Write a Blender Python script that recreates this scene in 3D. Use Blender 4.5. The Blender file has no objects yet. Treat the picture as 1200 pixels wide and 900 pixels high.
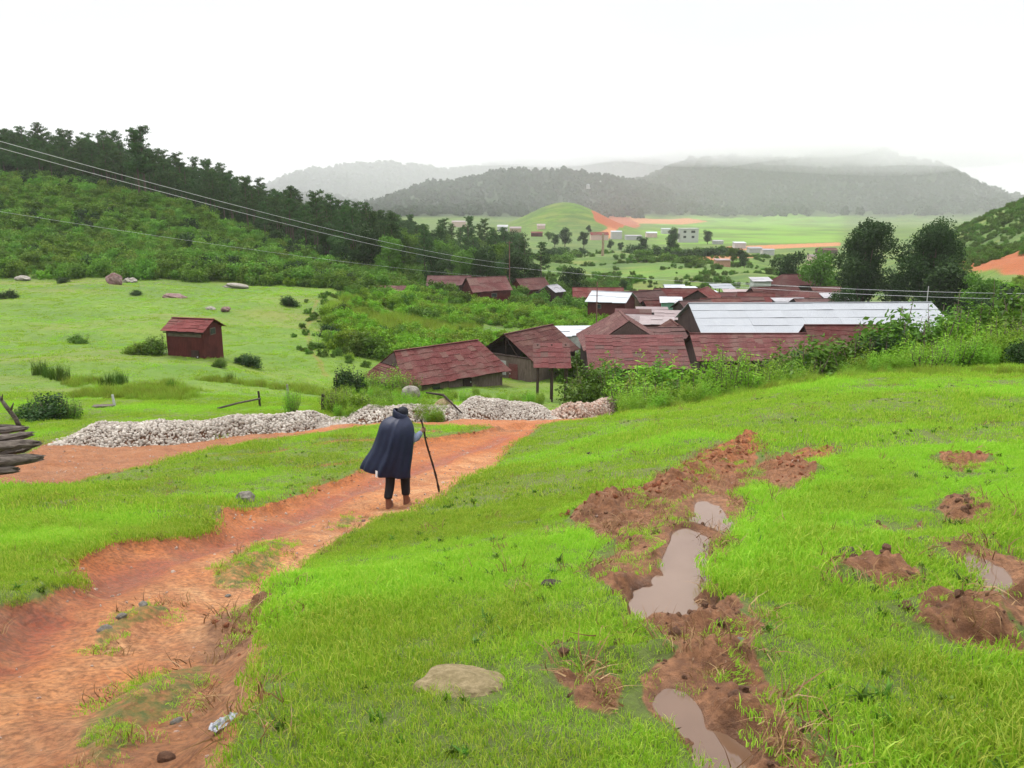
import bpy, bmesh, math, random
import numpy as np
from mathutils import Vector, Matrix
random.seed(7); RNG = np.random.default_rng(11)
R = math.radians
sc = bpy.context.scene
COL = sc.collection
PITCH = R(12.86); CP, SP = math.cos(PITCH), math.sin(PITCH); F = 942.0

# ------------------------------------------------------------------ noise
def _h(ix, iy, s):
    n = (ix.astype(np.int64)*374761393 + iy.astype(np.int64)*668265263 + s*974634777) & 0x7fffffff
    n = ((n ^ (n >> 13))*1274126177) & 0x7fffffff
    return ((n ^ (n >> 16)) & 0xffff)/65535.0
def vnoise(x, y, s=0):
    x = np.asarray(x, float); y = np.asarray(y, float)
    ix = np.floor(x); iy = np.floor(y); fx = x-ix; fy = y-iy
    fx = fx*fx*fx*(fx*(fx*6-15)+10); fy = fy*fy*fy*(fy*(fy*6-15)+10)
    a = _h(ix, iy, s); b = _h(ix+1, iy, s); c = _h(ix, iy+1, s); d = _h(ix+1, iy+1, s)
    return (a+(b-a)*fx)+((c+(d-c)*fx)-(a+(b-a)*fx))*fy
def fbm(x, y, o=4, s=0):
    v = 0; a = .5; t = 0
    for i in range(o):
        v = v + a*(vnoise(x, y, s+i*17)*2-1); t += a
        x, y = x*1.97*.8-y*1.97*.6+3.1, x*1.97*.6+y*1.97*.8+7.7; a *= .5
    return v/t
def sstep(a, b, x):
    t = np.clip((x-a)/(b-a), 0, 1); return t*t*(3-2*t)

# ------------------------------------------------------------------ base terrain table
TC = np.array([-400, 0, 200, 400, 600, 800, 1000, 1200, 1600])
TS = (TC-600)/925.0
TY = np.array([0, 2, 5, 8, 12, 18, 25, 30, 40, 58, 80, 100, 120, 140, 170, 200, 240, 300, 450, 700, 1100, 2000, 4000])
TZ = np.array([
 [-1.25]*9,
 [-1.65]*9,
 [-2.6, -2.6, -2.6, -2.6, -2.5, -2.35, -2.2, -2.15, -2.1],
 [-3.6, -3.6, -3.6, -3.6, -3.45, -3.1, -2.85, -2.75, -2.7],
 [-4.75, -4.75, -4.75, -4.72, -4.5, -3.9, -3.6, -3.4, -3.3],
 [-6.5, -6.4, -6.3, -6.2, -5.9, -5.1, -4.5, -4.3, -4.2],
 [-7.8, -7.7, -7.6, -7.5, -7.3, -6.5, -5.5, -5.3, -5],
 [-8.5, -8.4, -8.3, -8.3, -8.25, -8.0, -6.9, -6.0, -5.6],
 [-9.6, -9.6, -9.7, -10.0, -10.4, -10.7, -9.9, -7.2, -6],
 [-10.8, -10.8, -11.0, -13.0, -14.0, -14.2, -14, -9.8, -7],
 [-11.4, -11.3, -11.5, -13.5, -15.5, -16, -16, -11.5, -8],
 [-11.4, -11.2, -11.4, -12.6, -16, -17, -17, -13, -9],
 [-11.5, -11.4, -11.9, -13.4, -16.8, -18, -18, -13, -8],
 [-8.5, -9, -10.5, -13.5, -17.2, -19, -19, -12.5, -5],
 [0, -2.5, -6, -12, -18, -20, -20, -10.5, 0],
 [8, 4, -1, -11.5, -18.5, -21, -21, -8, 6],
 [14, 9, 2.5, -12, -19, -22, -22, -3, 15],
 [14, 8, 0, -14, -20, -23, -23, 2.5, 24],
 [8, 2, -6, -16, -22, -24, -24, -1, 22],
 [0, -4, -10, -18, -24, -25, -25, -15, 5],
 [-5, -10, -15, -20, -22, -22, -22, -20, -10],
 [-10, -10, -12, -15, -15, -15, -15, -10, 0],
 [0]*9], float)
def wmap(Y): return np.log(np.maximum(Y, 0)+4.0)
def pchip(x, y, q):          # y: (n, m)
    x = np.asarray(x, float); h = np.diff(x)[:, None]; d = np.diff(y, axis=0)/h
    m = np.zeros_like(y)
    w1 = 2*h[1:]+h[:-1]; w2 = h[1:]+2*h[:-1]
    with np.errstate(divide='ignore', invalid='ignore'):
        hm = (w1+w2)/(w1/d[:-1]+w2/d[1:])
    m[1:-1] = np.where(d[:-1]*d[1:] > 0, hm, 0); m[0] = d[0]; m[-1] = d[-1]
    i = np.clip(np.searchsorted(x, q)-1, 0, len(x)-2)
    hh = h[i]; t = ((q-x[i])[:, None])/hh
    t2 = t*t; t3 = t2*t
    return (2*t3-3*t2+1)*y[i]+(t3-2*t2+t)*hh*m[i]+(-2*t3+3*t2)*y[i+1]+(t3-t2)*hh*m[i+1]
GW = np.linspace(wmap(0), wmap(4000), 900); GS = np.linspace(TS[0], TS[-1], 500)
_a = pchip(wmap(TY), TZ, GW)
GRID = pchip(TS, _a.T.copy(), GS).T.copy()       # (900,500)
def smoothax(a, k, ax):
    ker = np.hanning(k+2)[1:-1]; ker /= ker.sum()
    pad = [(0, 0), (0, 0)]; pad[ax] = (k//2, k//2)
    b = np.pad(a, pad, mode='edge'); out = np.zeros_like(a)
    for i, w in enumerate(ker):
        sl = [slice(None)]*2; sl[ax] = slice(i, i+a.shape[ax]); out += w*b[tuple(sl)]
    return out
GRID = smoothax(smoothax(GRID, 15, 0), 31, 1)
def Hbase(X, Y):
    X = np.asarray(X, float); Y = np.asarray(Y, float)
    Yc = np.maximum(Y, 0)
    s = X/np.sqrt(Yc**2+4)
    a = np.clip((wmap(Yc)-GW[0])/(GW[1]-GW[0]), 0, 898.999); b = np.clip((s-GS[0])/(GS[1]-GS[0]), 0, 498.999)
    i = a.astype(int); j = b.astype(int); fa = a-i; fb = b-j
    z = (GRID[i, j]*(1-fa)*(1-fb)+GRID[i+1, j]*fa*(1-fb)+GRID[i, j+1]*(1-fa)*fb+GRID[i+1, j+1]*fa*fb)
    z = z - np.minimum(Y, 0)*.05
    def g(x0, y0, sx, sy, h, p=2.0):
        return h*np.exp(-(np.abs((X-x0)/sx)**p)-(np.abs((Y-y0)/sy)**p))
    z = z + g(42, 650, 40, 60, 23)                         # green mound
    z = z + g(-60, 1050, 95, 110, 31)+g(40, 1080, 110, 110, 35)+g(150, 1100, 90, 120, 29)   # wooded ridge
    z = z + g(480, 1300, 190, 170, 74, 2.3)+g(270, 1280, 110, 150, 56)+g(640, 1330, 120, 170, 34)
    z = z + g(-420, 1750, 160, 160, 50)+g(-260, 1900, 190, 160, 66)+g(60, 2100, 300, 160, 98)+g(350, 2000, 150, 160, 104)
    z = z + g(-330, 1350, 90, 120, 22)
    return z

# ------------------------------------------------------------------ pixels <-> places
def tof(py):
    v = (450-py)/F; return -(CP*v-SP)/(CP+SP*v)
def at(px, py, Y):
    u = (px-600)/F; v = (450-py)/F; k = Y/(CP+SP*v)
    return Vector((u*k, Y, (CP*v-SP)*k))
def ground_at(px, py, y0=1.0, y1=2500):
    u = (px-600)/F; v = (450-py)/F; dy = CP+SP*v
    Y = np.exp(np.linspace(math.log(y0), math.log(y1), 3000)); k = Y/dy
    below = (CP*v-SP)*k < Hbase(u*k, Y)
    i = int(np.argmax(below)) if below.any() else len(Y)-1
    return np.array([u*k[i], Y[i]])
def poly(pts, y0=1.0): return np.array([ground_at(a, b, y0) for a, b in pts])
def sdist(X, Y, P, closed=True):
    n = len(P); d2 = np.full(X.shape, 1e18); ins = np.zeros(X.shape, bool)
    for i in range(n if closed else n-1):
        ax, ay = P[i]; bx, by = P[(i+1) % n]; ex, ey = bx-ax, by-ay
        t = np.clip(((X-ax)*ex+(Y-ay)*ey)/(ex*ex+ey*ey+1e-12), 0, 1)
        d2 = np.minimum(d2, (X-ax-t*ex)**2+(Y-ay-t*ey)**2)
        if closed:
            c = ((ay > Y) != (by > Y))
            ins ^= c & (X < (bx-ax)*(Y-ay)/(by-ay+1e-12)+ax)
    d = np.sqrt(d2)
    return np.where(ins, d, -d) if closed else d
def feat(X, Y, P, m, closed=True):        # signed distance, evaluated only near the feature
    out = np.full(X.shape, -9.0 if closed else 9e3)
    k = (X > P[:, 0].min()-m) & (X < P[:, 0].max()+m) & (Y > P[:, 1].min()-m) & (Y < P[:, 1].max()+m)
    if k.any(): out[k] = sdist(X[k], Y[k], P, closed)
    return out

TRACK = poly([(-160, 830), (-60, 735), (0, 702), (38, 692), (75, 677), (84, 652), (125, 639), (208, 630), (250, 612), (268, 592), (300, 590), (345, 578), (379, 562), (415, 552), (440, 536),
              (492, 512), (560, 508), (585, 500), (620, 494), (640, 500), (610, 515), (598, 524), (575, 550), (532, 575), (480, 608), (432, 625), (383, 645), (358, 660), (325, 693),
              (310, 740), (298, 800), (285, 850), (274, 900), (240, 1020), (100, 1200), (-300, 1000)])
ROAD = poly([(-80, 555), (0, 540), (60, 518), (130, 512), (250, 512), (330, 500), (390, 494), (500, 487), (600, 486), (735, 481), (742, 490), (690, 493), (640, 501), (580, 503), (480, 497), (400, 503), (250, 524), (170, 545), (100, 560), (0, 575), (-80, 590)])
RUT1 = poly([(250, 532), (325, 527), (380, 520), (440, 515), (520, 505)])
RUT2 = poly([(330, 547), (400, 543), (450, 534)])
REDL = poly([(-40, 735), (90, 668), (160, 650), (240, 632), (330, 598), (400, 572), (450, 552), (520, 530), (590, 510)])
PALE = poly([(-40, 830), (60, 770), (160, 715), (260, 672), (350, 632), (430, 590), (500, 560), (560, 530)])
BROWN = poly([(140, 930), (215, 850), (265, 780), (290, 730), (318, 680)])
TGRASS = [poly(p) for p in ([(60, 862), (75, 800), (120, 760), (170, 742), (245, 733), (248, 752), (215, 780), (165, 800), (150, 835), (110, 866)],
                            [(95, 712), (125, 690), (195, 676), (200, 688), (150, 705), (105, 722)],
                            [(240, 655), (290, 634), (340, 626), (335, 640), (270, 662)],
                            [(412, 598), (392, 604), (378, 603), (405, 588), (425, 582)])]
CLUMP = poly([(265, 700), (275, 685), (325, 680), (318, 700), (290, 725), (268, 728)])
MUD = [poly(p) for p in (
  [(675, 620), (711, 589), (760, 575), (822, 527), (862, 513), (893, 515), (884, 540), (875, 562), (867, 611), (849, 655), (831, 687), (867, 709), (890, 750), (904, 786), (915, 815), (938, 872), (952, 915), (960, 980),
   (870, 980), (860, 900), (813, 868), (778, 832), (757, 800), (800, 775), (755, 742), (722, 713), (696, 687), (722, 650), (689, 632)],
  [(884, 545), (907, 538), (938, 525), (978, 526), (980, 533), (938, 540), (955, 567), (935, 572), (915, 582), (895, 570)],
  [(627, 784), (689, 779), (725, 800), (715, 822), (675, 826), (640, 808)],
  [(1106, 537), (1149, 535), (1152, 550), (1120, 558)],
  [(1108, 583), (1149, 571), (1163, 611), (1120, 604)],
  [(1088, 633), (1099, 625), (1142, 630), (1210, 655), (1300, 700), (1300, 770), (1200, 735), (1172, 722), (1155, 693), (1120, 661)],
  [(996, 672), (1017, 651), (1081, 656), (1090, 679), (1042, 690)],
  [(1067, 729), (1099, 686), (1149, 690), (1163, 729), (1200, 745), (1230, 775), (1181, 757), (1113, 745)],
  [(1058, 611), (1080, 602), (1096, 604), (1078, 613)], [(1026, 609), (1030, 602), (1038, 608)])]
MOUNDS = [(poly([(700, 612), (770, 592), (850, 535), (880, 520)]), .35, .20), (poly([(915, 548), (945, 560)]), .22, .13), (poly([(930, 533), (970, 530)]), .2, .1),
          (poly([(1010, 672), (1040, 668)]), .17, .20), (poly([(1078, 668), (1082, 672)]), .13, .14), (poly([(1105, 718), (1150, 715)]), .22, .17), (poly([(1120, 540), (1145, 540)]), .22, .12), (poly([(1125, 588), (1145, 595)]), .25, .12),
          (poly([(1095, 632), (1150, 632)]), .15, .1), (poly([(650, 798), (690, 800)]), .16, .09), (poly([(690, 770), (790, 775), (830, 770)]), .15, .12),
          (poly([(850, 720), (900, 760)]), .13, .05), (poly([(890, 850), (930, 880)]), .2, .09), (poly([(835, 690), (780, 735), (840, 735)]), .1, .08), (poly([(740, 650), (770, 640)]), .16, .1),
          (poly([(275, 700), (320, 688)]), .16, .09), (poly([(110, 712), (190, 688)]), .12, .06)]
PUD = [poly(p) for p in ([(716, 694), (735, 682), (780, 668), (790, 640), (830, 642), (834, 678), (812, 716), (782, 733), (736, 729)],
                         [(812, 600), (856, 604), (860, 614), (845, 622), (812, 624)],
                         [(762, 803), (822, 811), (866, 845), (866, 880), (835, 880), (790, 850)],
                         [(1118, 652), (1150, 648), (1215, 680), (1215, 716), (1180, 712), (1160, 690)])]
def soften(P, k, a):
    for _ in range(2): P = np.stack([P*.75+np.roll(P, -1, 0)*.25, P*.25+np.roll(P, -1, 0)*.75], 1).reshape(-1, 2)
    m = np.roll(P, -1, 0)*.5+P*.5; P = np.stack([P, m], 1).reshape(-1, 2); c = P.mean(0); d = P-c
    return P+d/(np.linalg.norm(d, axis=1)[:, None]+1e-9)*(a*fbm(P[:, 0]*5, P[:, 1]*5, 3, k))[:, None]
PUD = [soften(P, i, .16) for i, P in enumerate(PUD)]
PIT_D = [.14, .10, .12, .10]
PLV = [float(Hbase(P.mean(0)[0], P.mean(0)[1]))-o for P, o in zip(PUD, (.085, .07, .10, .10))]
REDCUT = poly([(684, 238), (700, 238), (742, 258), (750, 264), (722, 268), (700, 262)], 500)
DROAD = poly([(752, 250), (735, 256), (715, 266), (700, 274), (690, 284), (710, 284), (722, 270), (750, 262), (800, 263), (830, 260), (800, 256)], 500)
FIELD = poly([(770, 286), (985, 284), (990, 256), (900, 249), (800, 253), (745, 266)], 300)
FIELD2 = poly([(700, 330), (860, 325), (880, 312), (760, 308)], 170)
BARE2 = poly([(800, 300), (880, 296), (885, 306), (850, 313), (800, 308)], 200)
ROAD2 = poly([(850, 289), (985, 284), (985, 288), (855, 294)], 250)
RCUT = poly([(1118, 297), (1150, 299), (1200, 298), (1330, 300), (1330, 325), (1200, 322), (1126, 318)], 120)
HPATH = poly([(372, 355), (358, 385), (366, 415), (382, 440)], 40)

def H(X, Y, full=False):
    X = np.atleast_1d(np.asarray(X, float)); Y = np.atleast_1d(np.asarray(Y, float))
    z = Hbase(X, Y)
    near = 1-sstep(28, 60, Y)
    z = z + fbm(X*.35, Y*.35, 3, 5)*.16*near*sstep(1, 6, Y) + fbm(X*2.2, Y*2.2, 3, 9)*.035*near
    mid = sstep(32, 50, Y)*(1-sstep(115, 135, Y))
    z = z + fbm(X*.07, Y*.07, 4, 21)*1.1*mid*sstep(0, 20, np.abs(X)*0+Y-35)
    far = sstep(125, 190, Y)
    z = z + fbm(X*.018, Y*.018, 4, 33)*5.5*far*(1-sstep(300, 360, Y)*(1-sstep(850, 1000, Y)))*np.where(Y > 900, 2.6, 1)
    n = fbm(X*1.7, Y*1.7, 4, 41); nf = fbm(X*6, Y*6, 3, 55)
    tr = feat(X, Y, TRACK, 2.)+n*.10; rd = feat(X, Y, ROAD, 2.)+n*.2
    tg = np.full(X.shape, -9.)
    for P in TGRASS: tg = np.maximum(tg, feat(X, Y, P, 1.)+n*.10)
    md = np.full(X.shape, -9.)
    for P in MUD: md = np.maximum(md, feat(X, Y, P, 1.)+n*.13+nf*.04)
    cl = feat(X, Y, CLUMP, 1.)+n*.06; md = np.maximum(md, cl)
    r1 = .30-feat(X, Y, RUT1, 2., False)+n*.1; r2 = .26-feat(X, Y, RUT2, 2., False)+n*.1
    st = sstep(-.06, .10, tr)
    rd_s = sstep(-.05, .25, rd); rut = np.maximum(sstep(-.05, .12, r1), sstep(-.05, .12, r2))
    dl = feat(X, Y, REDL, 3., False); dp = feat(X, Y, PALE, 3., False); db = feat(X, Y, BROWN, 3., False)
    z = z - .17*sstep(-.05, .3, tr)*(1-.5*sstep(0, .3, tg))
    z = z + rd_s*(fbm(X*.8, Y*4.5, 3, 67)*.035+fbm(X*7, Y*9, 3, 68)*.012)
    z = z - .07*np.exp(-(dl/.22)**2)*st-.035*np.exp(-(dp/.3)**2)*st - .06*rd_s - .08*rut
    z = z + st*(fbm(X*3.2, Y*1.6, 3, 61)*.03+fbm(X*11, Y*9, 3, 63)*.010)
    ms = sstep(-.05, .08, md)
    lump = np.abs(fbm(X*4.2, Y*4.2, 3, 71))*.16+np.abs(fbm(X*13, Y*13, 3, 73))*.06
    pit = np.zeros(X.shape)
    pin = np.zeros(X.shape); prim = np.zeros(X.shape); ptz = np.zeros(X.shape)
    for P, dd, lv in zip(PUD, PIT_D, PLV):
        f = feat(X, Y, P, 1.)+n*.10+nf*.05-.02
        a = sstep(-.10, .03, f); pit = np.maximum(pit, sstep(-.12, .1, f)*dd)
        pin = np.maximum(pin, a); prim = np.maximum(prim, sstep(-.34, -.12, f)); ptz = np.where(f > -.5, lv, ptz)
    mo = np.zeros(X.shape)
    for P, w, h in MOUNDS: mo = np.maximum(mo, h*np.exp(-(feat(X, Y, P, 2., False)/w)**2))
    z = z + ms*(lump*(1-sstep(0, .06, pit))*.75-.05)*(1-pin) + mo*(.8+.5*nf+.35*n)*(1-pin)
    z = np.where(prim > 0, z+prim*np.maximum(0, ptz+.025-z), z)
    z = z*(1-pin)+pin*(ptz-pit*.42+nf*.035+n*.035)
    cut = sstep(-4, 4, feat(X, Y, RCUT, 20.)+n*0+fbm(X*.1, Y*.1, 3, 3)*5)
    z = z + cut*(-1.0+2.2*sstep(140, 168, Y)+fbm(X*.22, Y*.22, 3, 81)*1.0)
    if not full: return z
    soil = np.maximum.reduce([st*(1-.52*sstep(-.04, .1, tg)), rd_s*.95, rut*.85, sstep(-.05, .04, md), cut])
    big = feat(X, Y, REDCUT, 30.)+fbm(X*.08, Y*.08, 3, 4)*5; rc = sstep(-3, 1, big)
    dr = sstep(-2, 2, feat(X, Y, DROAD, 30.)); b2 = sstep(-2, 2, feat(X, Y, BARE2, 30.)+fbm(X*.1, Y*.1, 3, 4)*4)
    r2_ = sstep(-2, 2, feat(X, Y, ROAD2, 30.)); hp = sstep(.6, .1, feat(X, Y, HPATH, 3., False)+n*.3)*.42
    soil = np.maximum.reduce([soil, rc, dr, b2*.8, r2_, hp])
    red = np.clip(np.exp(-((dl+n*.25)/.42)**2)*st*1.2*sstep(-.5, .2, n+.2) + rc + cut*.55 + rd_s*.25 + mo*1.2*(Y > 7), 0, 1)
    pale = np.clip(np.maximum(sstep(2.1, .3, dp+n*.5), .9*sstep(6.5, 4.5, Y))*st + dr+b2+r2_ + rd_s*.5, 0, 1)*(1-red)
    mudw = np.clip(rd_s*.55*(Y < 27) + sstep(-.2, -.06, md)*(1-.75*sstep(7, 13, Y)) + sstep(.6, .1, db)*st*.65 + rut*.7+hp, 0, 1)*(1-rc)
    wet = np.clip(sstep(.02, .06, pit) + np.exp(-(dl/.25)**2)*st*.7, 0, 1)
    lush = np.maximum(sstep(-8, 8, feat(X, Y, FIELD, 60.)), .6*sstep(-4, 4, feat(X, Y, FIELD2, 60.)))
    H.wood = np.where(Y > 780, sstep(-19, -15, z+fbm(X*.01, Y*.01, 2, 3)*3), sstep(-4, 8, Y-np.interp(600+X/np.maximum(Y, 1)*925, [-140, 0, 200, 300, 400, 470, 520], [186, 190, 196, 182, 158, 150, 900]))*(Y < 330)*(Y > 100))
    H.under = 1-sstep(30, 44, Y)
    return z, soil, red, pale, mudw, wet, lush, np.maximum(tr, rd), md, tg
def hz(x, y): return float(H(x, y)[0])
def gp(px, Y):                    # the place on the ground seen in column px at distance Y
    z = -Y*.2
    for _ in range(6):
        dz = z/Y; v = (dz*CP+SP)/(CP-dz*SP); X = Y*((px-600)/F)/(CP+SP*v); z = hz(X, Y)
    return Vector((X, Y, z))

# ------------------------------------------------------------------ mesh helpers
def np_mesh(name, V, Fs, attrs=None, smooth=False):
    """Fs: list of (n,k) int arrays"""
    me = bpy.data.meshes.new(name)
    V = np.ascontiguousarray(V, np.float32); me.vertices.add(len(V)); me.vertices.foreach_set('co', V.ravel())
    Fs = [f for f in Fs if len(f)]
    idx = np.concatenate([f.ravel() for f in Fs]).astype(np.int32)
    tot = np.concatenate([np.full(len(f), f.shape[1], np.int32) for f in Fs])
    st = np.concatenate([[0], np.cumsum(tot)[:-1]]).astype(np.int32)
    me.loops.add(len(idx)); me.loops.foreach_set('vertex_index', idx)
    me.polygons.add(len(tot)); me.polygons.foreach_set('loop_start', st); me.polygons.foreach_set('loop_total', tot)
    if smooth: me.polygons.foreach_set('use_smooth', np.ones(len(tot), bool))
    for k, v in (attrs or {}).items():
        v = np.asarray(v, np.float32)
        dom = 'POINT' if len(v) == len(V) else 'FACE'
        if v.ndim == 2: a = me.attributes.new(k, 'FLOAT_VECTOR', dom); a.data.foreach_set('vector', v.ravel())
        else: a = me.attributes.new(k, 'FLOAT', dom); a.data.foreach_set('value', v)
    me.update(calc_edges=True); me.validate(); return me
def link(name, me, mat=None, parent=None, loc=None, rot=None):
    o = bpy.data.objects.new(name, me); COL.objects.link(o)
    if mat and me and not len(me.materials): me.materials.append(mat)
    if parent: o.parent = parent
    if loc is not None: o.location = loc
    if rot is not None: o.rotation_euler = rot
    return o
def tag(o, label=None, cat=None, group=None, kind=None):
    if label: o['label'] = label
    if cat: o['category'] = cat
    if group: o['group'] = group
    if kind: o['kind'] = kind
    return o
def empty(name, loc, rz=0):
    o = bpy.data.objects.new(name, None); COL.objects.link(o); o.location = loc; o.rotation_euler = (0, 0, rz); o.empty_display_size = .2
    return o
class MB:
    def __init__(s): s.v = []; s.f = []; s.t = []
    def add(s, vs, fs, tone=None):
        n = len(s.v); s.v += [tuple(v) for v in vs]; s.f += [tuple(i+n for i in f) for f in fs]
        s.t += [random.random() if tone is None else tone]*len(fs)
    def box(s, c, d, rz=0, tone=None):
        x, y, z = d[0]/2, d[1]/2, d[2]/2; a, b = math.cos(rz), math.sin(rz)
        vs = [(c[0]+a*i*x-b*j*y, c[1]+b*i*x+a*j*y, c[2]+k*z) for i in (-1, 1) for j in (-1, 1) for k in (-1, 1)]
        s.add(vs, [(0, 1, 3, 2), (4, 6, 7, 5), (0, 4, 5, 1), (2, 3, 7, 6), (0, 2, 6, 4), (1, 5, 7, 3)], tone)
    def quadslab(s, a, b, c, d, t, tone=None):
        a, b, c, d = map(Vector, (a, b, c, d)); n = (b-a).cross(d-a)
        if n.length < 1e-9: n = (c-b).cross(d-b)
        n.normalize(); n *= t
        vs = [a, b, c, d, a-n, b-n, c-n, d-n]
        s.add(vs, [(0, 1, 2, 3), (7, 6, 5, 4), (0, 4, 5, 1), (1, 5, 6, 2), (2, 6, 7, 3), (3, 7, 4, 0)], tone)
    def tube(s, pts, rad, n=8, tone=None, cap=True):
        pts = [Vector(p) for p in pts]; rad = [rad]*len(pts) if not hasattr(rad, '__len__') else rad
        vs = []; fs = []; prev = None
        for i, p in enumerate(pts):
            t = (pts[min(i+1, len(pts)-1)]-pts[max(i-1, 0)]).normalized()
            u = (prev - t*prev.dot(t)) if prev is not None else (Vector((0, 0, 1)).cross(t) if abs(t.z) < .9 else Vector((1, 0, 0)).cross(t))
            u.normalize(); prev = u; w = t.cross(u)
            vs += [p+(u*math.cos(2*math.pi*k/n)+w*math.sin(2*math.pi*k/n))*rad[i] for k in range(n)]
        for i in range(len(pts)-1):
            for k in range(n):
                fs.append((i*n+k, i*n+(k+1) % n, (i+1)*n+(k+1) % n, (i+1)*n+k))
        if cap: fs += [tuple(range(n))[::-1], tuple(range((len(pts)-1)*n, len(pts)*n))]
        s.add(vs, fs, tone)
    def mesh(s, name, smooth=False):
        me = bpy.data.meshes.new(name); me.from_pydata(s.v, [], s.f)
        a = me.attributes.new('tone', 'FLOAT', 'FACE'); a.data.foreach_set('value', np.array(s.t, np.float32))
        if smooth: me.polygons.foreach_set('use_smooth', [True]*len(me.polygons))
        me.update(); return me
    def build(s, name, mat, parent=None, smooth=False, loc=None, rot=None): return link(name, s.mesh(name, smooth), mat, parent, loc, rot)

# ------------------------------------------------------------------ materials
def new_mat(name):
    m = bpy.data.materials.new(name); m.use_nodes = True; nt = m.node_tree; nt.nodes.clear()
    return m, nt, nt.nodes, nt.links
class NB:
    def __init__(s, name): s.m, s.nt, s.n, s.l = new_mat(name)
    def new(s, t, **k):
        n = s.n.new(t)
        for a, b in k.items(): setattr(n, a, b)
        return n
    def put(s, sock, v):
        if v is None: return
        if hasattr(v, 'is_linked'): s.l.new(v, sock)
        elif isinstance(v, (tuple, list)): sock.default_value = tuple(v) if len(sock.default_value) == len(v) else tuple(v)+(1,)
        else: sock.default_value = v
    def attr(s, name, inst=False):
        n = s.new('ShaderNodeAttribute', attribute_name=name)
        if inst: n.attribute_type = 'INSTANCER'
        return n.outputs['Fac']
    def coord(s, o='Object'): return s.new('ShaderNodeTexCoord').outputs[o]
    def pos(s): return s.new('ShaderNodeNewGeometry').outputs['Position']
    def noise(s, vec, scale, detail=4, rough=.55, dist=0):
        n = s.new('ShaderNodeTexNoise'); s.put(n.inputs['Vector'], vec); s.put(n.inputs['Scale'], scale)
        n.inputs['Detail'].default_value = detail; n.inputs['Roughness'].default_value = rough; n.inputs['Distortion'].default_value = dist
        return n.outputs['Fac']
    def mapping(s, vec, scale=(1, 1, 1), rot=(0, 0, 0)):
        n = s.new('ShaderNodeMapping'); s.put(n.inputs['Vector'], vec); n.inputs['Scale'].default_value = scale; n.inputs['Rotation'].default_value = rot
        return n.outputs[0]
    def ramp(s, fac, stops):
        n = s.new('ShaderNodeValToRGB'); s.put(n.inputs['Fac'], fac); e = n.color_ramp.elements
        while len(e) < len(stops): e.new(.5)
        for el, (p, c) in zip(e, stops):
            el.position = p; el.color = (c if isinstance(c, tuple) else (c, c, c))+(1,)
        return n.outputs[0]
    def mix(s, f, a, b, mode='MIX'):
        n = s.new('ShaderNodeMix', data_type='RGBA', blend_type=mode); n.clamp_factor = True
        s.put(n.inputs[0], f); s.put(n.inputs[6], a); s.put(n.inputs[7], b); return n.outputs[2]
    def math(s, op, a, b=None, c=None):
        n = s.new('ShaderNodeMath', operation=op); s.put(n.inputs[0], a); s.put(n.inputs[1], b); s.put(n.inputs[2], c); return n.outputs[0]
    def bump(s, h, strength=.5, dist=.02, normal=None):
        n = s.new('ShaderNodeBump'); s.put(n.inputs['Height'], h); n.inputs['Strength'].default_value = strength; n.inputs['Distance'].default_value = dist
        if normal: s.l.new(normal, n.inputs['Normal'])
        return n.outputs[0]
    def bsdf(s, col, rough=.8, spec=.3, normal=None, metal=0):
        n = s.new('ShaderNodeBsdfPrincipled'); s.put(n.inputs['Base Color'], col); s.put(n.inputs['Roughness'], rough)
        s.put(n.inputs['Specular IOR Level'], spec); s.put(n.inputs['Metallic'], metal)
        if normal: s.l.new(normal, n.inputs['Normal'])
        return n.outputs[0]
    def out(s, sh):
        o = s.new('ShaderNodeOutputMaterial'); s.l.new(sh, o.inputs['Surface']); return s.m

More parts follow.
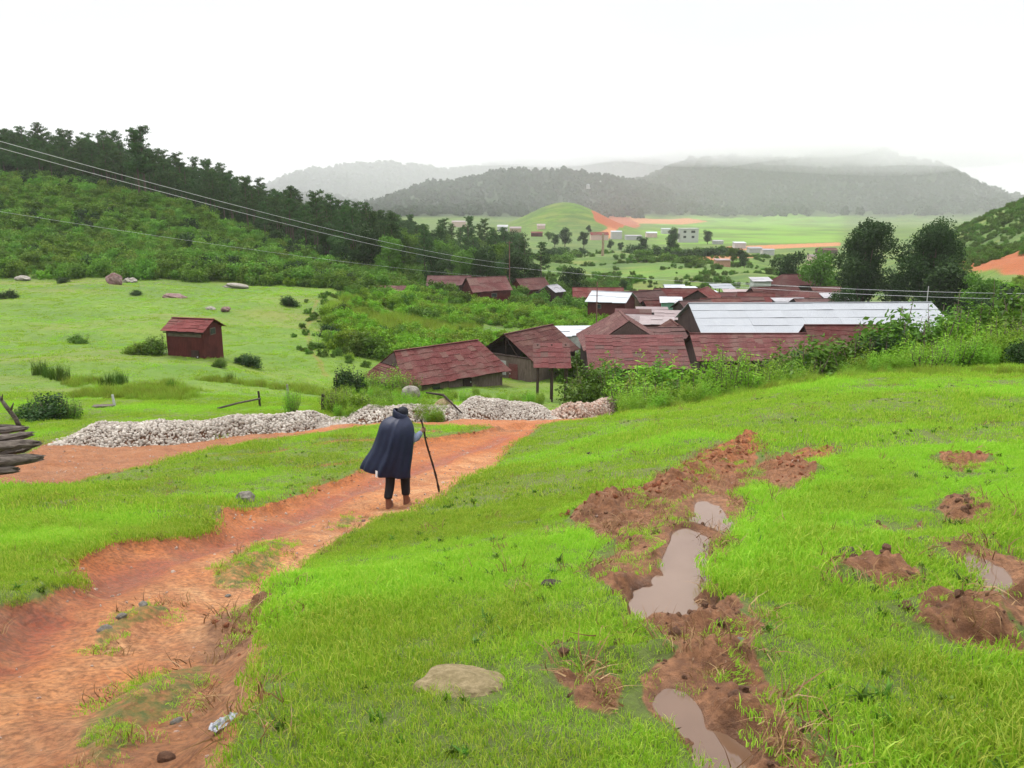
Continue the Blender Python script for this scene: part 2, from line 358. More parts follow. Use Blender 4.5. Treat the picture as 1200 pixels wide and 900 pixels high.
def mat_ground():
    b = NB('ground_turf_and_soil'); P = b.pos()
    soil, red, pale, mudw, wet, lush = [b.attr(k) for k in ('soil', 'red', 'pale', 'mudw', 'wet', 'lush')]
    n1 = b.noise(P, .11, 5, .6); n2 = b.noise(P, .9, 5, .65); n3 = b.noise(P, 14, 4, .7); n4 = b.noise(P, .02, 3)
    g = b.mix(b.ramp(n1, [(.38, 0.), (.62, 1.)]), (.058, .150, .008), (.112, .198, .013))
    g = b.mix(b.ramp(n2, [(.42, 0.), (.68, .75)]), g, (.036, .10, .007))
    g = b.mix(b.ramp(n3, [(.40, 0.), (.66, .7)]), g, (.15, .20, .025))
    g = b.mix(b.math('MULTIPLY', lush, .85), g, (.13, .27, .022))
    g = b.mix(b.ramp(n4, [(.42, 0.), (.6, .75)]), g, (.055, .10, .018))
    farm = b.new('ShaderNodeMapRange'); b.put(farm.inputs[0], b.new('ShaderNodeSeparateXYZ').outputs[1]); b.l.new(P, farm.inputs[0].links[0].from_node.inputs[0]); farm.inputs[1].default_value = 120; farm.inputs[2].default_value = 180
    g = b.mix(b.math('MULTIPLY', b.math('SUBTRACT', farm.outputs[0], b.math('MULTIPLY', lush, .8)), b.ramp(b.noise(b.mapping(P, (1, 2.2, 1)), .10, 8, .75), [(.40, .1), (.62, .85)])), g, (.045, .085, .016))
    g = b.mix(b.ramp(b.noise(b.mapping(P, (1, 3, 1)), .05, 5, .6), [(.5, 0.), (.66, .6)]), g, (.17, .17, .04))
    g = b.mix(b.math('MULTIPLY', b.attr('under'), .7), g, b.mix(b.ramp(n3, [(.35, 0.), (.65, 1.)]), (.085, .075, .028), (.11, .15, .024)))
    g = b.mix(b.math('MULTIPLY', b.attr('wood'), .95), g, (.022, .04, .014))
    s1 = b.noise(P, 2.3, 6, .65); s2 = b.noise(P, 24, 4, .7)
    so = b.mix(b.ramp(s1, [(.35, 0.), (.65, 1.)]), (.50, .165, .042), (.36, .120, .036))
    so = b.mix(red, so, b.mix(b.ramp(s1, [(.3, 0.), (.7, 1.)]), (.30, .058, .018), (.40, .105, .032)))
    so = b.mix(b.math('MULTIPLY', pale, b.ramp(b.noise(b.mapping(P, (1, 1, 1), (0, 0, -.6)), 1.1, 5, .6), [(.3, .35), (.62, .95)])), so, b.mix(b.ramp(s1, [(.35, 0.), (.7, 1.)]), (.54, .225, .082), (.56, .335, .165)))
    so = b.mix(b.ramp(b.noise(P, .7, 6, .7), [(.52, 0.), (.72, .6)]), so, (.24, .125, .07))
    so = b.mix(b.ramp(b.noise(b.mapping(b.mapping(P, (1, 1, 1), (0, 0, .95)), (.5, 5, 1)), 1.0, 6, .7), [(.45, 0.), (.62, .55)]), so, (.27, .085, .03))
    mu = b.mix(b.ramp(s1, [(.35, 0.), (.65, 1.)]), (.105, .048, .023), (.29, .145, .072))
    so = b.mix(b.math('MULTIPLY', mudw, .9), so, mu)
    so = b.mix(b.ramp(s2, [(.38, .65), (.62, 0.)]), so, (.075, .032, .016))
    so = b.mix(b.ramp(b.noise(P, 55, 3, .6), [(.66, 0.), (.74, .5)]), so, (.45, .33, .22))
    so = b.mix(b.math('MULTIPLY', wet, .25), so, (.085, .042, .024))
    col = b.mix(b.ramp(b.math('ADD', soil, b.math('MULTIPLY', b.math('SUBTRACT', n3, .5), .9)), [(.35, 0.), (.62, 1.)]), g, so)
    rough = b.math('SUBTRACT', .92, b.math('MULTIPLY', wet, b.ramp(s1, [(.4, .62), (.7, .25)])))
    nm = b.bump(b.noise(P, 9, 8, .75), .9, .05)
    nm = b.bump(b.noise(P, .8, 4, .7), .35, .4, nm)
    return b.out(b.bsdf(col, rough, .35, nm))
def mat_leaf(name, c1, c2, c3, inst=None, transl=.3, spread=1.0):
    b = NB(name); t = b.attr('tone'); oi = b.new('ShaderNodeObjectInfo').outputs['Random']
    if inst: oi = b.attr(inst, True)
    c = b.ramp(t, [(0., c1), (.55, c2), (1., c3)])
    c = b.mix(b.math('MULTIPLY', oi, .75*spread), c, b.mix(.5, c3, c1) if False else c2)
    hs = b.new('ShaderNodeHueSaturation'); b.put(hs.inputs['Color'], c)
    b.put(hs.inputs['Hue'], b.math('ADD', .5-.022*spread, b.math('MULTIPLY', oi, .035*spread))); b.put(hs.inputs['Value'], b.math('ADD', 1-.3*spread, b.math('MULTIPLY', oi, .6*spread)))
    c = hs.outputs[0]
    d = b.new('ShaderNodeBsdfDiffuse'); b.put(d.inputs[0], c); tr = b.new('ShaderNodeBsdfTranslucent'); b.put(tr.inputs[0], c)
    mx = b.new('ShaderNodeMixShader'); mx.inputs[0].default_value = transl; b.l.new(d.outputs[0], mx.inputs[1]); b.l.new(tr.outputs[0], mx.inputs[2])
    gl = b.new('ShaderNodeBsdfGlossy'); gl.inputs['Roughness'].default_value = .45; gl.inputs[0].default_value = (1, 1, 1, 1)
    m2 = b.new('ShaderNodeMixShader'); m2.inputs[0].default_value = .010; b.l.new(mx.outputs[0], m2.inputs[1]); b.l.new(gl.outputs[0], m2.inputs[2])
    return b.out(m2.outputs[0])
def mat_simple(name, c1, c2, scale=3., rough=.85, spec=.3, bump=.4, bd=.02, stretch=(1, 1, 1), tone=.0, metal=0, ctone=None):
    b = NB(name); P = b.mapping(b.coord(), stretch)
    n = b.noise(P, scale, 6, .65); c = b.mix(b.ramp(n, [(.32, 0.), (.68, 1.)]), c1, c2)
    if tone:
        c = b.mix(b.math('MULTIPLY', b.attr('tone'), tone), c, ctone or tuple(x*.45 for x in c1))
    n2 = b.noise(P, scale*5, 5, .7); c = b.mix(b.ramp(n2, [(.45, 0.), (.75, .45)]), c, tuple(x*.5 for x in c1))
    return b.out(b.bsdf(c, rough, spec, b.bump(n2, bump, bd), metal))
def mat_roof(name, c1, c2, rust=None, wave=0, rough=.85, spec=.06, wscale=4.2):
    b = NB(name); P = b.coord(); t = b.attr('tone')
    n = b.noise(P, 1.4, 6, .7); n2 = b.noise(P, 12, 5, .7); oi = b.new('ShaderNodeObjectInfo').outputs['Random']
    c = b.mix(b.ramp(n, [(.3, 0.), (.7, 1.)]), c1, c2)
    c = b.mix(b.math('MULTIPLY', t, .38 if c1[0] < .2 else .12), c, tuple(x*.45 for x in c1))
    if c1[0] < .2:
        c = b.mix(b.math('GREATER_THAN', b.math('FRACT', b.math('MULTIPLY', t, 7.31)), .92), c, (.11, .055, .045)); c = b.mix(b.ramp(b.noise(P, .55, 5, .65), [(.48, 0.), (.64, .7)]), c, (.115, .068, .056))
    c = b.mix(b.ramp(n2, [(.5, 0.), (.72, .55)]), c, rust or tuple(min(1, x*1.9+.02) for x in c2))
    c = b.mix(b.ramp(b.noise(b.mapping(P, (1.2, 5, 5)), 2.2, 4, .7), [(.5, 0.), (.75, .5 if c1[0] < .3 else .08)]), c, tuple(x*.4 for x in c1))
    hs = b.new('ShaderNodeHueSaturation'); b.put(hs.inputs['Color'], c); b.put(hs.inputs['Value'], b.math('ADD', .78, b.math('MULTIPLY', oi, .5))); b.put(hs.inputs['Saturation'], b.math('SUBTRACT', 1.08, b.math('MULTIPLY', b.math('FRACT', b.math('MULTIPLY', oi, 5.7)), .35)))
    nm = b.bump(n2, .3, .01)
    w = b.new('ShaderNodeTexWave', wave_type='BANDS', bands_direction='X'); w.inputs['Scale'].default_value = wscale; b.put(w.inputs['Vector'], P); w.inputs['Distortion'].default_value = .15
    nm = b.bump(w.outputs['Fac'], .7 if wave else .35, .03, nm)
    return b.out(b.bsdf(hs.outputs[0], rough, spec, nm))
def mat_planks(name, c1, c2, scale=5.):
    b = NB(name); P = b.coord()
    w = b.new('ShaderNodeTexWave', wave_type='BANDS', bands_direction='DIAGONAL', wave_profile='SAW'); b.put(w.inputs['Vector'], b.mapping(P, (1, 1, 0))); w.inputs['Scale'].default_value = scale
    n = b.noise(b.mapping(P, (4, 4, .6)), 3, 6, .7)
    c = b.mix(b.ramp(n, [(.3, 0.), (.7, 1.)]), c1, c2)
    c = b.mix(b.ramp(w.outputs['Fac'], [(0., .8), (.12, 0.)]), c, tuple(x*.25 for x in c1))
    c = b.mix(b.ramp(b.noise(P, 1.1, 4, .6), [(.5, 0.), (.7, .6)]), c, tuple(x*.5 for x in c1))
    return b.out(b.bsdf(c, .85, .2, b.bump(w.outputs['Fac'], .4, .02)))

M = {}
M['ground'] = mat_ground()
M['grass'] = mat_leaf('grass_blades', (.13, .315, .015), (.26, .46, .026), (.50, .57, .095), inst='tint', transl=.42, spread=.8)
M['tall'] = mat_leaf('tall_grass', (.11, .24, .016), (.21, .31, .03), (.36, .39, .07), transl=.3)
M['reed'] = mat_leaf('reeds', (.03, .075, .008), (.055, .13, .012), (.12, .17, .03), transl=.25)
M['bushb'] = mat_leaf('bright_leaves', (.075, .19, .012), (.15, .30, .02), (.27, .39, .05), transl=.3)
M['bushm'] = mat_leaf('mid_leaves', (.04, .10, .012), (.08, .17, .018), (.16, .25, .04), transl=.28)
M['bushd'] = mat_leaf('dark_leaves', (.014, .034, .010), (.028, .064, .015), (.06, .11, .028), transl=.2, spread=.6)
M['pine'] = mat_leaf('pine_needles', (.018, .048, .015), (.045, .098, .026), (.10, .17, .045), transl=.15, spread=.7)
M['wood'] = mat_leaf('far_wood', (.016, .035, .012), (.024, .05, .016), (.035, .07, .02), transl=.1, spread=.6)
M['shrub'] = mat_leaf('hill_shrub', (.045, .115, .014), (.10, .21, .022), (.21, .33, .045), transl=.25, spread=1.0)
M['bark'] = mat_simple('bark', (.07, .048, .034), (.12, .09, .065), 6, stretch=(3, 3, .7))
M['oldwood'] = mat_simple('weathered_wood', (.06, .045, .038), (.26, .215, .18), 3, stretch=(.6, 5, 5), bump=1., bd=.05, tone=.35)
M['rockp'] = mat_simple('pale_rock', (.17, .155, .13), (.36, .33, .28), 3, bump=.8, bd=.06)
M['rockr'] = mat_simple('reddish_boulder', (.11, .05, .045), (.26, .18, .165), 1.2, bump=.8, bd=.08)
M['rockm'] = mat_simple('mossy_flat_stone', (.15, .115, .05), (.30, .235, .13), 5, bump=.6, tone=.0)
M['gravel'] = mat_simple('broken_stone', (.31, .275, .235), (.58, .54, .48), 1.3, tone=.75, ctone=(.24, .19, .15), bump=.4)
M['gravelr'] = mat_simple('earthy_broken_stone', (.31, .24, .19), (.55, .48, .41), 1.3, tone=.9, ctone=(.24, .115, .07), bump=.4)
M['clod'] = mat_simple('earth_clod', (.12, .055, .03), (.24, .12, .065), 9, bump=.8, tone=.5)
M['clodr'] = mat_simple('red_earth_clod', (.26, .075, .03), (.34, .13, .06), 9, bump=.8, tone=.5)
M['roofr'] = mat_roof('rusty_maroon_roof', (.080, .018, .018), (.125, .040, .038), rust=(.20, .11, .095))
M['roofb'] = mat_roof('brown_rust_roof', (.070, .026, .024), (.115, .046, .042), rust=(.19, .11, .095))
M['roofred'] = mat_roof('red_sheet_roof', (.125, .020, .020), (.17, .042, .040), rust=(.26, .13, .11), wave=1)
M['roofw'] = mat_roof('pale_sheet_roof', (.37, .395, .43), (.42, .445, .47), rust=(.35, .325, .32), wave=1, rough=.45)
M['roofp'] = mat_roof('faded_pink_roof', (.27, .205, .205), (.33, .28, .28), rust=(.24, .13, .11), wave=1)
M['roofg'] = mat_roof('grey_sheet_roof', (.30, .30, .32), (.42, .42, .44), rust=(.3, .2, .17), wave=1)
M['wallr'] = mat_planks('oxblood_plank_wall', (.060, .014, .013), (.11, .026, .024))
M['wallb'] = mat_planks('weathered_plank_wall', (.10, .072, .06), (.22, .17, .145), 4)
M['walld'] = mat_planks('dark_plank_wall', (.035, .022, .020), (.08, .05, .042), 4)
M['wallt'] = mat_planks('tan_plank_wall', (.26, .19, .12), (.42, .33, .23), 3)
M['wallw'] = mat_simple('whitewash', (.40, .40, .39), (.50, .50, .49), 2, bump=.2)
M['wallp'] = mat_simple('pinkish_plaster', (.50, .36, .32), (.62, .48, .42), 2, bump=.2)
M['conc'] = mat_simple('grey_concrete', (.34, .34, .33), (.50, .50, .48), 3, bump=.3)
M['glass'] = mat_simple('dark_pane', (.03, .035, .04), (.05, .055, .06), 2, rough=.15, spec=.6, bump=0)
M['metal'] = mat_simple('galvanised_cable', (.55, .56, .58), (.7, .7, .72), 5, rough=.45, spec=.5, bump=0)
M['rustpole'] = mat_simple('rusty_pole', (.13, .06, .045), (.22, .12, .09), 5)
M['tarp'] = mat_simple('white_tarpaulin', (.72, .72, .74), (.85, .85, .86), 3, bump=.3, rough=.5)
# ------------------------------------------------------------------ the ground sheet
def build_ground():
    az = np.radians(np.concatenate([np.arange(-180, -60, 6.), np.arange(-60, -39, 1.), np.arange(-39, 39, .105), np.arange(39, 60, 1.), np.arange(60, 180, 6.)]))
    r = np.concatenate([np.exp(np.arange(math.log(.9), math.log(60), .0062)), np.exp(np.arange(math.log(60), math.log(4600), .0125))])
    A, Rr = np.meshgrid(az, r); X = (Rr*np.sin(A)).ravel(); Y = (Rr*np.cos(A)).ravel()
    res = H(X, Y, True); Z = res[0]
    V = np.stack([X, Y, Z], 1); nr, na = len(r), len(az)
    i, j = np.meshgrid(np.arange(nr-1), np.arange(na), indexing='ij'); j2 = (j+1) % na
    Q = np.stack([i*na+j, (i+1)*na+j, (i+1)*na+j2, i*na+j2], -1).reshape(-1, 4)
    T = np.concatenate([V, [[0, 0, hz(0, 0)]]]); c = len(V)
    fan = np.stack([np.arange(na), (np.arange(na)+1) % na, np.full(na, c)], 1)
    # orientation: make the normals point up
    a, b_, c_ = V[Q[:, 0]], V[Q[:, 1]], V[Q[:, 2]]
    nz = np.cross(b_-a, c_-a)[:, 2]
    if nz.mean() < 0: Q = Q[:, ::-1]
    a, b_, c_ = T[fan[:, 0]], T[fan[:, 1]], T[fan[:, 2]]
    if np.cross(b_-a, c_-a)[:, 2].mean() < 0: fan = fan[:, ::-1]
    N = np.zeros((len(T), 3))
    fn = np.cross(T[Q[:, 2]]-T[Q[:, 0]], T[Q[:, 3]]-T[Q[:, 1]])
    for k in range(4): np.add.at(N, Q[:, k], fn)
    N[-1] = (0, 0, 1); N /= np.maximum(np.linalg.norm(N, axis=1), 1e-12)[:, None]
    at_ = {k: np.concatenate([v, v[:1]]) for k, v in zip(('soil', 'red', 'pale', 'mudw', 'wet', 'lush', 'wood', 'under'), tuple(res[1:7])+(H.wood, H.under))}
    tr, md, tg = res[7], res[8], res[9]
    fc = Q[:, 0]
    fX, fY = X[fc], Y[fc]; px = 600+fX/np.maximum(fY, .1)*925
    isp = (tr[fc] > .03) & (tg[fc] < .02) & (fY < 60); ism = (md[fc] > .02) & ~isp
    far = fY > 760
    hl = (fY > 124) & (px < 455) & ~far & (fY < 760); hr = (fY > 132) & (px > 1080) & ~far
    lab = np.zeros(len(Q), int); lab[isp] = 1; lab[ism] = 2; lab[hl] = 3; lab[hr] = 4; lab[far] = 5
    names = ['ground', 'path', 'mud', 'hill', 'hill', 'hills']
    for L in range(6):
        q = Q[lab == L]; fs = [q]
        if L == 0: fs.append(fan)
        use = np.unique(np.concatenate([f.ravel() for f in fs])); mp = np.zeros(len(T), int); mp[use] = np.arange(len(use))
        me = np_mesh(names[L], T[use], [mp[f] for f in fs], {k: v[use] for k, v in at_.items()}, True)
        me.normals_split_custom_set_from_vertices(N[use].astype(np.float32))
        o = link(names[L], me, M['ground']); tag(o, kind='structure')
build_ground()

# ------------------------------------------------------------------ scattering ("stuff": grass, weeds, undergrowth, far wood)
PC = {}
def proto_col(name, meshes, mat):
    c = bpy.data.collections.new(name)
    for i, me in enumerate(meshes):
        if not len(me.materials): me.materials.append(mat)
        o = bpy.data.objects.new('%s_%02d' % (name, i), me); c.objects.link(o)
    PC[name] = c; return c
def scatter(name, P, rot, scl, col, label=None, cat=None, tint=None):
    n = len(P)
    nvar = len(col.objects)
    me = np_mesh(name, P, [], {'rot': rot, 'sc': scl, 'tint': tint if tint is not None else RNG.random(n), 'vi': RNG.integers(0, nvar, n)}) if False else None
    me = bpy.data.meshes.new(name); me.vertices.add(n); me.vertices.foreach_set('co', np.ascontiguousarray(P, np.float32).ravel())
    for k, v, t in (('rot', rot, 'v'), ('sc', scl, 'f'), ('tint', tint if tint is not None else RNG.random(n), 'f')):
        a = me.attributes.new(k, 'FLOAT_VECTOR' if t == 'v' else 'FLOAT', 'POINT')
        a.data.foreach_set('vector' if t == 'v' else 'value', np.ascontiguousarray(v, np.float32).ravel())
    a = me.attributes.new('vi', 'INT', 'POINT'); a.data.foreach_set('value', RNG.integers(0, nvar, n).astype(np.int32))
    o = link(name, me); tag(o, label, cat, kind='stuff')
    g = bpy.data.node_groups.new('scatter_'+name, 'GeometryNodeTree')
    g.interface.new_socket('Geometry', in_out='INPUT', socket_type='NodeSocketGeometry'); g.interface.new_socket('Geometry', in_out='OUTPUT', socket_type='NodeSocketGeometry')
    N = g.nodes; L = g.links
    gi = N.new('NodeGroupInput'); go = N.new('NodeGroupOutput'); ip = N.new('GeometryNodeInstanceOnPoints'); ci = N.new('GeometryNodeCollectionInfo')
    ci.inputs['Collection'].default_value = col; ci.inputs['Separate Children'].default_value = True; ci.inputs['Reset Children'].default_value = True
    def na(nm, ty):
        x = N.new('GeometryNodeInputNamedAttribute'); x.data_type = ty; x.inputs['Name'].default_value = nm; return x.outputs['Attribute']
    er = N.new('FunctionNodeEulerToRotation'); L.new(na('rot', 'FLOAT_VECTOR'), er.inputs[0])
    L.new(gi.outputs[0], ip.inputs['Points']); L.new(ci.outputs[0], ip.inputs['Instance']); ip.inputs['Pick Instance'].default_value = True
    L.new(na('vi', 'INT'), ip.inputs['Instance Index']); L.new(er.outputs[0], ip.inputs['Rotation']); L.new(na('sc', 'FLOAT'), ip.inputs['Scale'])
    L.new(ip.outputs[0], go.inputs[0])
    md = o.modifiers.new('scatter', 'NODES'); md.node_group = g
    return o
def blades(n, rad, l0, l1, w, lean=.5, seg=3, seed=0):
    r = np.random.default_rng(seed); k = 2*seg+1
    a = r.random(n)*2*np.pi; d = rad*np.sqrt(r.random(n)); bx, by = d*np.cos(a), d*np.sin(a)
    Ln = l0+(l1-l0)*r.random(n)**1.5; th = r.random(n)*2*np.pi; ln = lean*(.3+r.random(n)); ph = r.random(n)*2*np.pi
    V = np.zeros((n, k, 3)); W = w*(.6+.8*r.random(n))
    for i in range(seg+1):
        t = i/seg; hh = Ln*(t-.28*t*t*ln*1.2); off = Ln*ln*t*t
        cx = bx+off*np.cos(th); cy = by+off*np.sin(th); ww = W*(1-t**1.6)*.5
        if i < seg:
            V[:, 2*i] = np.stack([cx-ww*np.cos(ph), cy-ww*np.sin(ph), hh-.01*(i == 0)], 1); V[:, 2*i+1] = np.stack([cx+ww*np.cos(ph), cy+ww*np.sin(ph), hh-.01*(i == 0)], 1)
        else: V[:, 2*i] = np.stack([cx, cy, hh], 1)
    base = (np.arange(n)*k)[:, None]
    q = np.concatenate([base+np.array([[2*i, 2*i+1, 2*i+3, 2*i+2]]) for i in range(seg-1)]); t = base+np.array([[2*seg-2, 2*seg-1, 2*seg]])
    tone = r.random(n)
    return np_mesh('blades', V.reshape(-1, 3), [q, t], {'tone': np.concatenate([np.tile(tone, seg-1), tone])})
def sample(n, x0, x1, y0, y1):      # uniform inside the widening view wedge (tan limits x0..x1)
    Y = np.sqrt(RNG.random(n)*(y1*y1-y0*y0)+y0*y0); X = Y*(x0+(x1-x0)*RNG.random(n)); return X, Y
def rots(n, lean=.12): return np.stack([RNG.normal(0, lean, n), RNG.normal(0, lean, n), RNG.random(n)*6.283], 1)
G1 = proto_col('short_grass', [blades(110, .13, .016, .058, .0046, .9, 3, s) for s in range(5)], M['grass'])
G2 = proto_col('short_grass_far', [blades(70, .24, .025, .075, .010, .8, 2, s+9) for s in range(5)], M['grass'])
G3 = proto_col('meadow_tuft', [blades(60, .55, .06, .20, .035, .6, 2, s+19) for s in range(4)], M['grass'])
G4 = proto_col('long_grass', [blades(46, .10, .08, .24, .006, .75, 4, s+29) for s in range(4)], M['grass'])
def grass(name, n, lim, col, s0, s1, label, keep=None, zoff=0):
    X, Y = sample(n, *lim)
    z, soil, red, pale, mudw, wet, lush, tr, md, tg = H(X, Y, True)
    p = 1-sstep(.25, .6, soil+fbm(X*5, Y*5, 2, 91)*.25)
    p = np.where(Y > 10, np.maximum(p, 0), p)
    dens = .62+.38*sstep(-.5, .15, fbm(X*.9, Y*.9, 3, 93))
    edge = (md > -.30) & (md < .10); dens = np.where(edge, dens*.8, dens)
    p = p*dens*(1-.30*(tg > -.25))*(1-.8*((md > -.07) & (Y < 20)))
    if keep is not None: p = p*keep(X, Y, md, tr, tg)
    k = RNG.random(len(X)) < p; X, Y, z, md, tr, tg = X[k], Y[k], z[k], md[k], tr[k], tg[k]
    n1 = fbm(X*.35, Y*.35, 3, 95)
    yel = sstep(-.1, .45, n1)*.65+.35*RNG.random(len(X)); yel = np.clip(yel+.35*sstep(5, 15, Y)*sstep(-1, 2, X)+.2*(X < -8), 0, 1)
    yel = np.where((md > -.35) | (tg > -.3), np.clip(yel+.35, 0, 1), yel)
    sc = (s0+(s1-s0)*RNG.random(len(X)))*(.65+.6*sstep(-.4, .5, fbm(X*.6, Y*.6, 3, 97)))*np.where(tg > -.25, .7, 1)
    return scatter(name, np.stack([X, Y, z+zoff], 1), rots(len(X)), sc, col, label, 'grass', yel)
grass('grass', 24000, (-1.0, .95, 1.2, 10), G1, .7, 1.25, 'short bright green turf grass covering the near slope')
grass('grass', 54000, (-1.02, .95, 9.5, 40), G2, .75, 1.35, 'short bright grass of the middle slope above the stone piles')
grass('grass', 31000, (-1.05, .25, 38, 128), G3, .3, .75, 'low green meadow grass around the small red hut', lambda X, Y, md, tr, tg: sstep(.15, -.1, X/Y+fbm(X*.05, Y*.05, 2, 4)*.1))
def kp(X, Y, md, tr, tg):
    f = sstep(.15, .5, fbm(X*.55, Y*.55, 3, 99)); e = ((md > -.3) & (md < .05))*.8
    fr = sstep(4.2, 2.6, Y)*(X > -.3)*.8; le = ((tr > -.5) & (tr < 0))*.5
    return np.clip(np.maximum.reduce([f*.5, e*.5, fr, le]), 0, 1)
grass('grass_tuft', 5000, (-.8, .8, 1.3, 16), G4, .35, .75, 'longer grass tufts along the track edge and around the mud', kp)
# trampled tufts inside the mud and on the track's green islands
X, Y = sample(42000, -.8, .8, 1.6, 24); z, soil, red, pale, mudw, wet, lush, tr, md, tg = H(X, Y, True)
k = ((md > .0) & (wet < .1) & (fbm(X*1.9, Y*1.9, 3, 101) > .05) & (RNG.random(len(X)) < .55)) | ((tg > -.05) & (RNG.random(len(X)) < .25))
k |= (feat(X, Y, CLUMP, 1) > 0) & (RNG.random(len(X)) < .4)
scatter('grass_tuft', np.stack([X, Y, z-.01], 1)[k], rots(k.sum(), .35), .45+.5*RNG.random(k.sum()), G1, 'sparse trampled grass growing in the churned mud and on the track', 'grass', .5+.5*RNG.random(k.sum()))
# dead straw-coloured stems around the churned mud
M['straw'] = mat_leaf('dead_stems', (.16, .085, .04), (.26, .15, .07), (.38, .27, .14), transl=.1, spread=.5)
G5 = proto_col('dead_stem', [blades(26, .12, .04, .16, .006, 1.3, 3, s+39) for s in range(4)], M['straw'])
X, Y = sample(16000, -.75, .8, 1.6, 26); z, soil, red, pale, mudw, wet, lush, tr, md, tg = H(X, Y, True)
k = (md > -.12) & (wet < .2) & (RNG.random(len(X)) < .55); k |= (soil < .2) & (fbm(X*.8, Y*.8, 3, 44) > .12) & (RNG.random(len(X)) < .16)
k |= (np.abs(tr) < .12) & (RNG.random(len(X)) < .25); k |= (tg > -.1) & (RNG.random(len(X)) < .3)
scatter('dead_grass', np.stack([X, Y, z-.005], 1)[k], rots(k.sum(), .5), .5+.7*RNG.random(k.sum()), G5, 'dry brown roots and stems torn up around the mud', 'grass')

# ------------------------------------------------------------------ clods, pebbles
def rockmesh(seed, sub=1, rough=.28, flat=1.):
    bm = bmesh.new(); bmesh.ops.create_icosphere(bm, subdivisions=sub, radius=1)
    r = np.random.default_rng(seed); o = r.random(3)*50
    for v in bm.verts:
        c = v.co; n = float(fbm(np.array([c.x*1.1+o[0]+c.z]), np.array([c.y*1.1+o[1]-c.z*.7]), 3, seed)[0])
        v.co = c*(1+rough*1.6*n)
        v.co.z *= flat
    me = bpy.data.meshes.new('rock'); bm.to_mesh(me); bm.free()
    a = me.attributes.new('tone', 'FLOAT', 'FACE'); a.data.foreach_set('value', r.random(len(me.polygons)).astype(np.float32)); return me
CL = proto_col('clod', [rockmesh(s, 2, .45, .7) for s in range(5)], M['clod'])
CR = proto_col('red_clod', [rockmesh(s+20, 2, .45, .7) for s in range(4)], M['clodr'])
PB = proto_col('pebble', [rockmesh(s+40, 1, .35, .6) for s in range(4)], M['gravelr'])
X, Y = sample(60000, -.85, .85, 1.6, 26); z, soil, red, pale, mudw, wet, lush, tr, md, tg = H(X, Y, True)
mo = np.zeros(X.shape)
for P_, w, h in MOUNDS: mo = np.maximum(mo, np.exp(-(feat(X, Y, P_, 2., False)/(w*1.2))**2)*(h > .07))
k = (wet < .05) & (((md > 0) & (RNG.random(len(X)) < .22+.6*mo)) | ((mo > .35) & (RNG.random(len(X)) < .6)) | ((np.abs(tr-.05) < .12) & (RNG.random(len(X)) < .16)))
sc_ = (.005+.020*RNG.random(len(X))**3)*(1+.5*mo)*(1+.8*sstep(6, 16, Y))
rd_ = (Y > 7.5) | (X < 0)
scatter('clods', np.stack([X, Y, z], 1)[k & ~rd_], rots((k & ~rd_).sum(), 1.), sc_[k & ~rd_], CL, 'brown earth clods thrown up around the puddles', 'soil')
scatter('clods', np.stack([X, Y, z], 1)[k & rd_], rots((k & rd_).sum(), 1.), sc_[k & rd_], CR, 'reddish earth clods along the track edge and upper dug strip', 'soil')
k = ((tr > .05) & (tg < .1) & (RNG.random(len(X)) < .13+.25*(mo > .3))) | ((md > 0) & (RNG.random(len(X)) < .05))
scatter('pebbles', np.stack([X, Y, z], 1)[k], rots(k.sum(), 1.), (.004+.022*RNG.random(k.sum())**4)*(1+.6*sstep(5, 14, Y[k])), PB, 'small loose pebbles lying on the dirt track and mud', 'gravel')

# ------------------------------------------------------------------ puddles
def mat_water(c1, c2):
    b = NB('muddy_water'); P = b.pos(); n = b.noise(P, 1.6, 4, .6)
    c = b.mix(b.ramp(n, [(.3, 0.), (.7, 1.)]), c1, c2)
    return b.out(b.bsdf(c, .06, .5, b.bump(b.noise(P, 7, 2, .5), .05, .01)))
M['water'] = mat_water((.14, .088, .060), (.18, .12, .085)); M['water2'] = mat_water((.10, .056, .033), (.14, .082, .05))
pl = ['largest muddy puddle in the churned grass, reflecting the sky', 'small upper puddle at the head of the churned strip', 'shallow brown puddle nearest the camera in the mud', 'wet brown puddle at the right edge of the picture']
for P_, lv, lb in zip(PUD, PLV, pl):
    n = 110; q = [P_[int(i/n*len(P_))]*(1-(i/n*len(P_))%1)+P_[(int(i/n*len(P_))+1) % len(P_)]*((i/n*len(P_))%1) for i in range(n)]; q = np.array(q); c = P_.mean(0)
    d = q-c; q = q+d/(np.linalg.norm(d, axis=1)[:, None]+1e-9)*.10
    bm = bmesh.new(); bm.faces.new([bm.verts.new((x, y, lv)) for x, y in q]); bmesh.ops.triangulate(bm, faces=bm.faces[:]); bmesh.ops.recalc_face_normals(bm, faces=bm.faces[:])
    if sum(f.normal.z for f in bm.faces) < 0: bmesh.ops.reverse_faces(bm, faces=bm.faces[:])
    me = bpy.data.meshes.new('puddle'); bm.to_mesh(me); bm.free()
    tag(link('puddle', me, M['water'] if 'nearest' not in lb and 'right' not in lb else M['water2']), lb, 'puddle', kind='structure')

G6 = proto_col('rosette_weed', [blades(13, .03, .03, .075, .017, 1.3, 3, s+49) for s in range(4)], M['bushm'])
X, Y = sample(2600, -.8, .8, 1.4, 22); z, soil, red, pale, mudw, wet, lush, tr, md, tg = H(X, Y, True); k = (soil < .3) & (fbm(X*1.1, Y*1.1, 3, 46) > -.1)
scatter('weeds', np.stack([X, Y, z+.015], 1)[k], rots(k.sum(), .15), .45+.6*RNG.random(k.sum()), G6, 'small broad leaved weeds scattered through the turf', 'weeds')
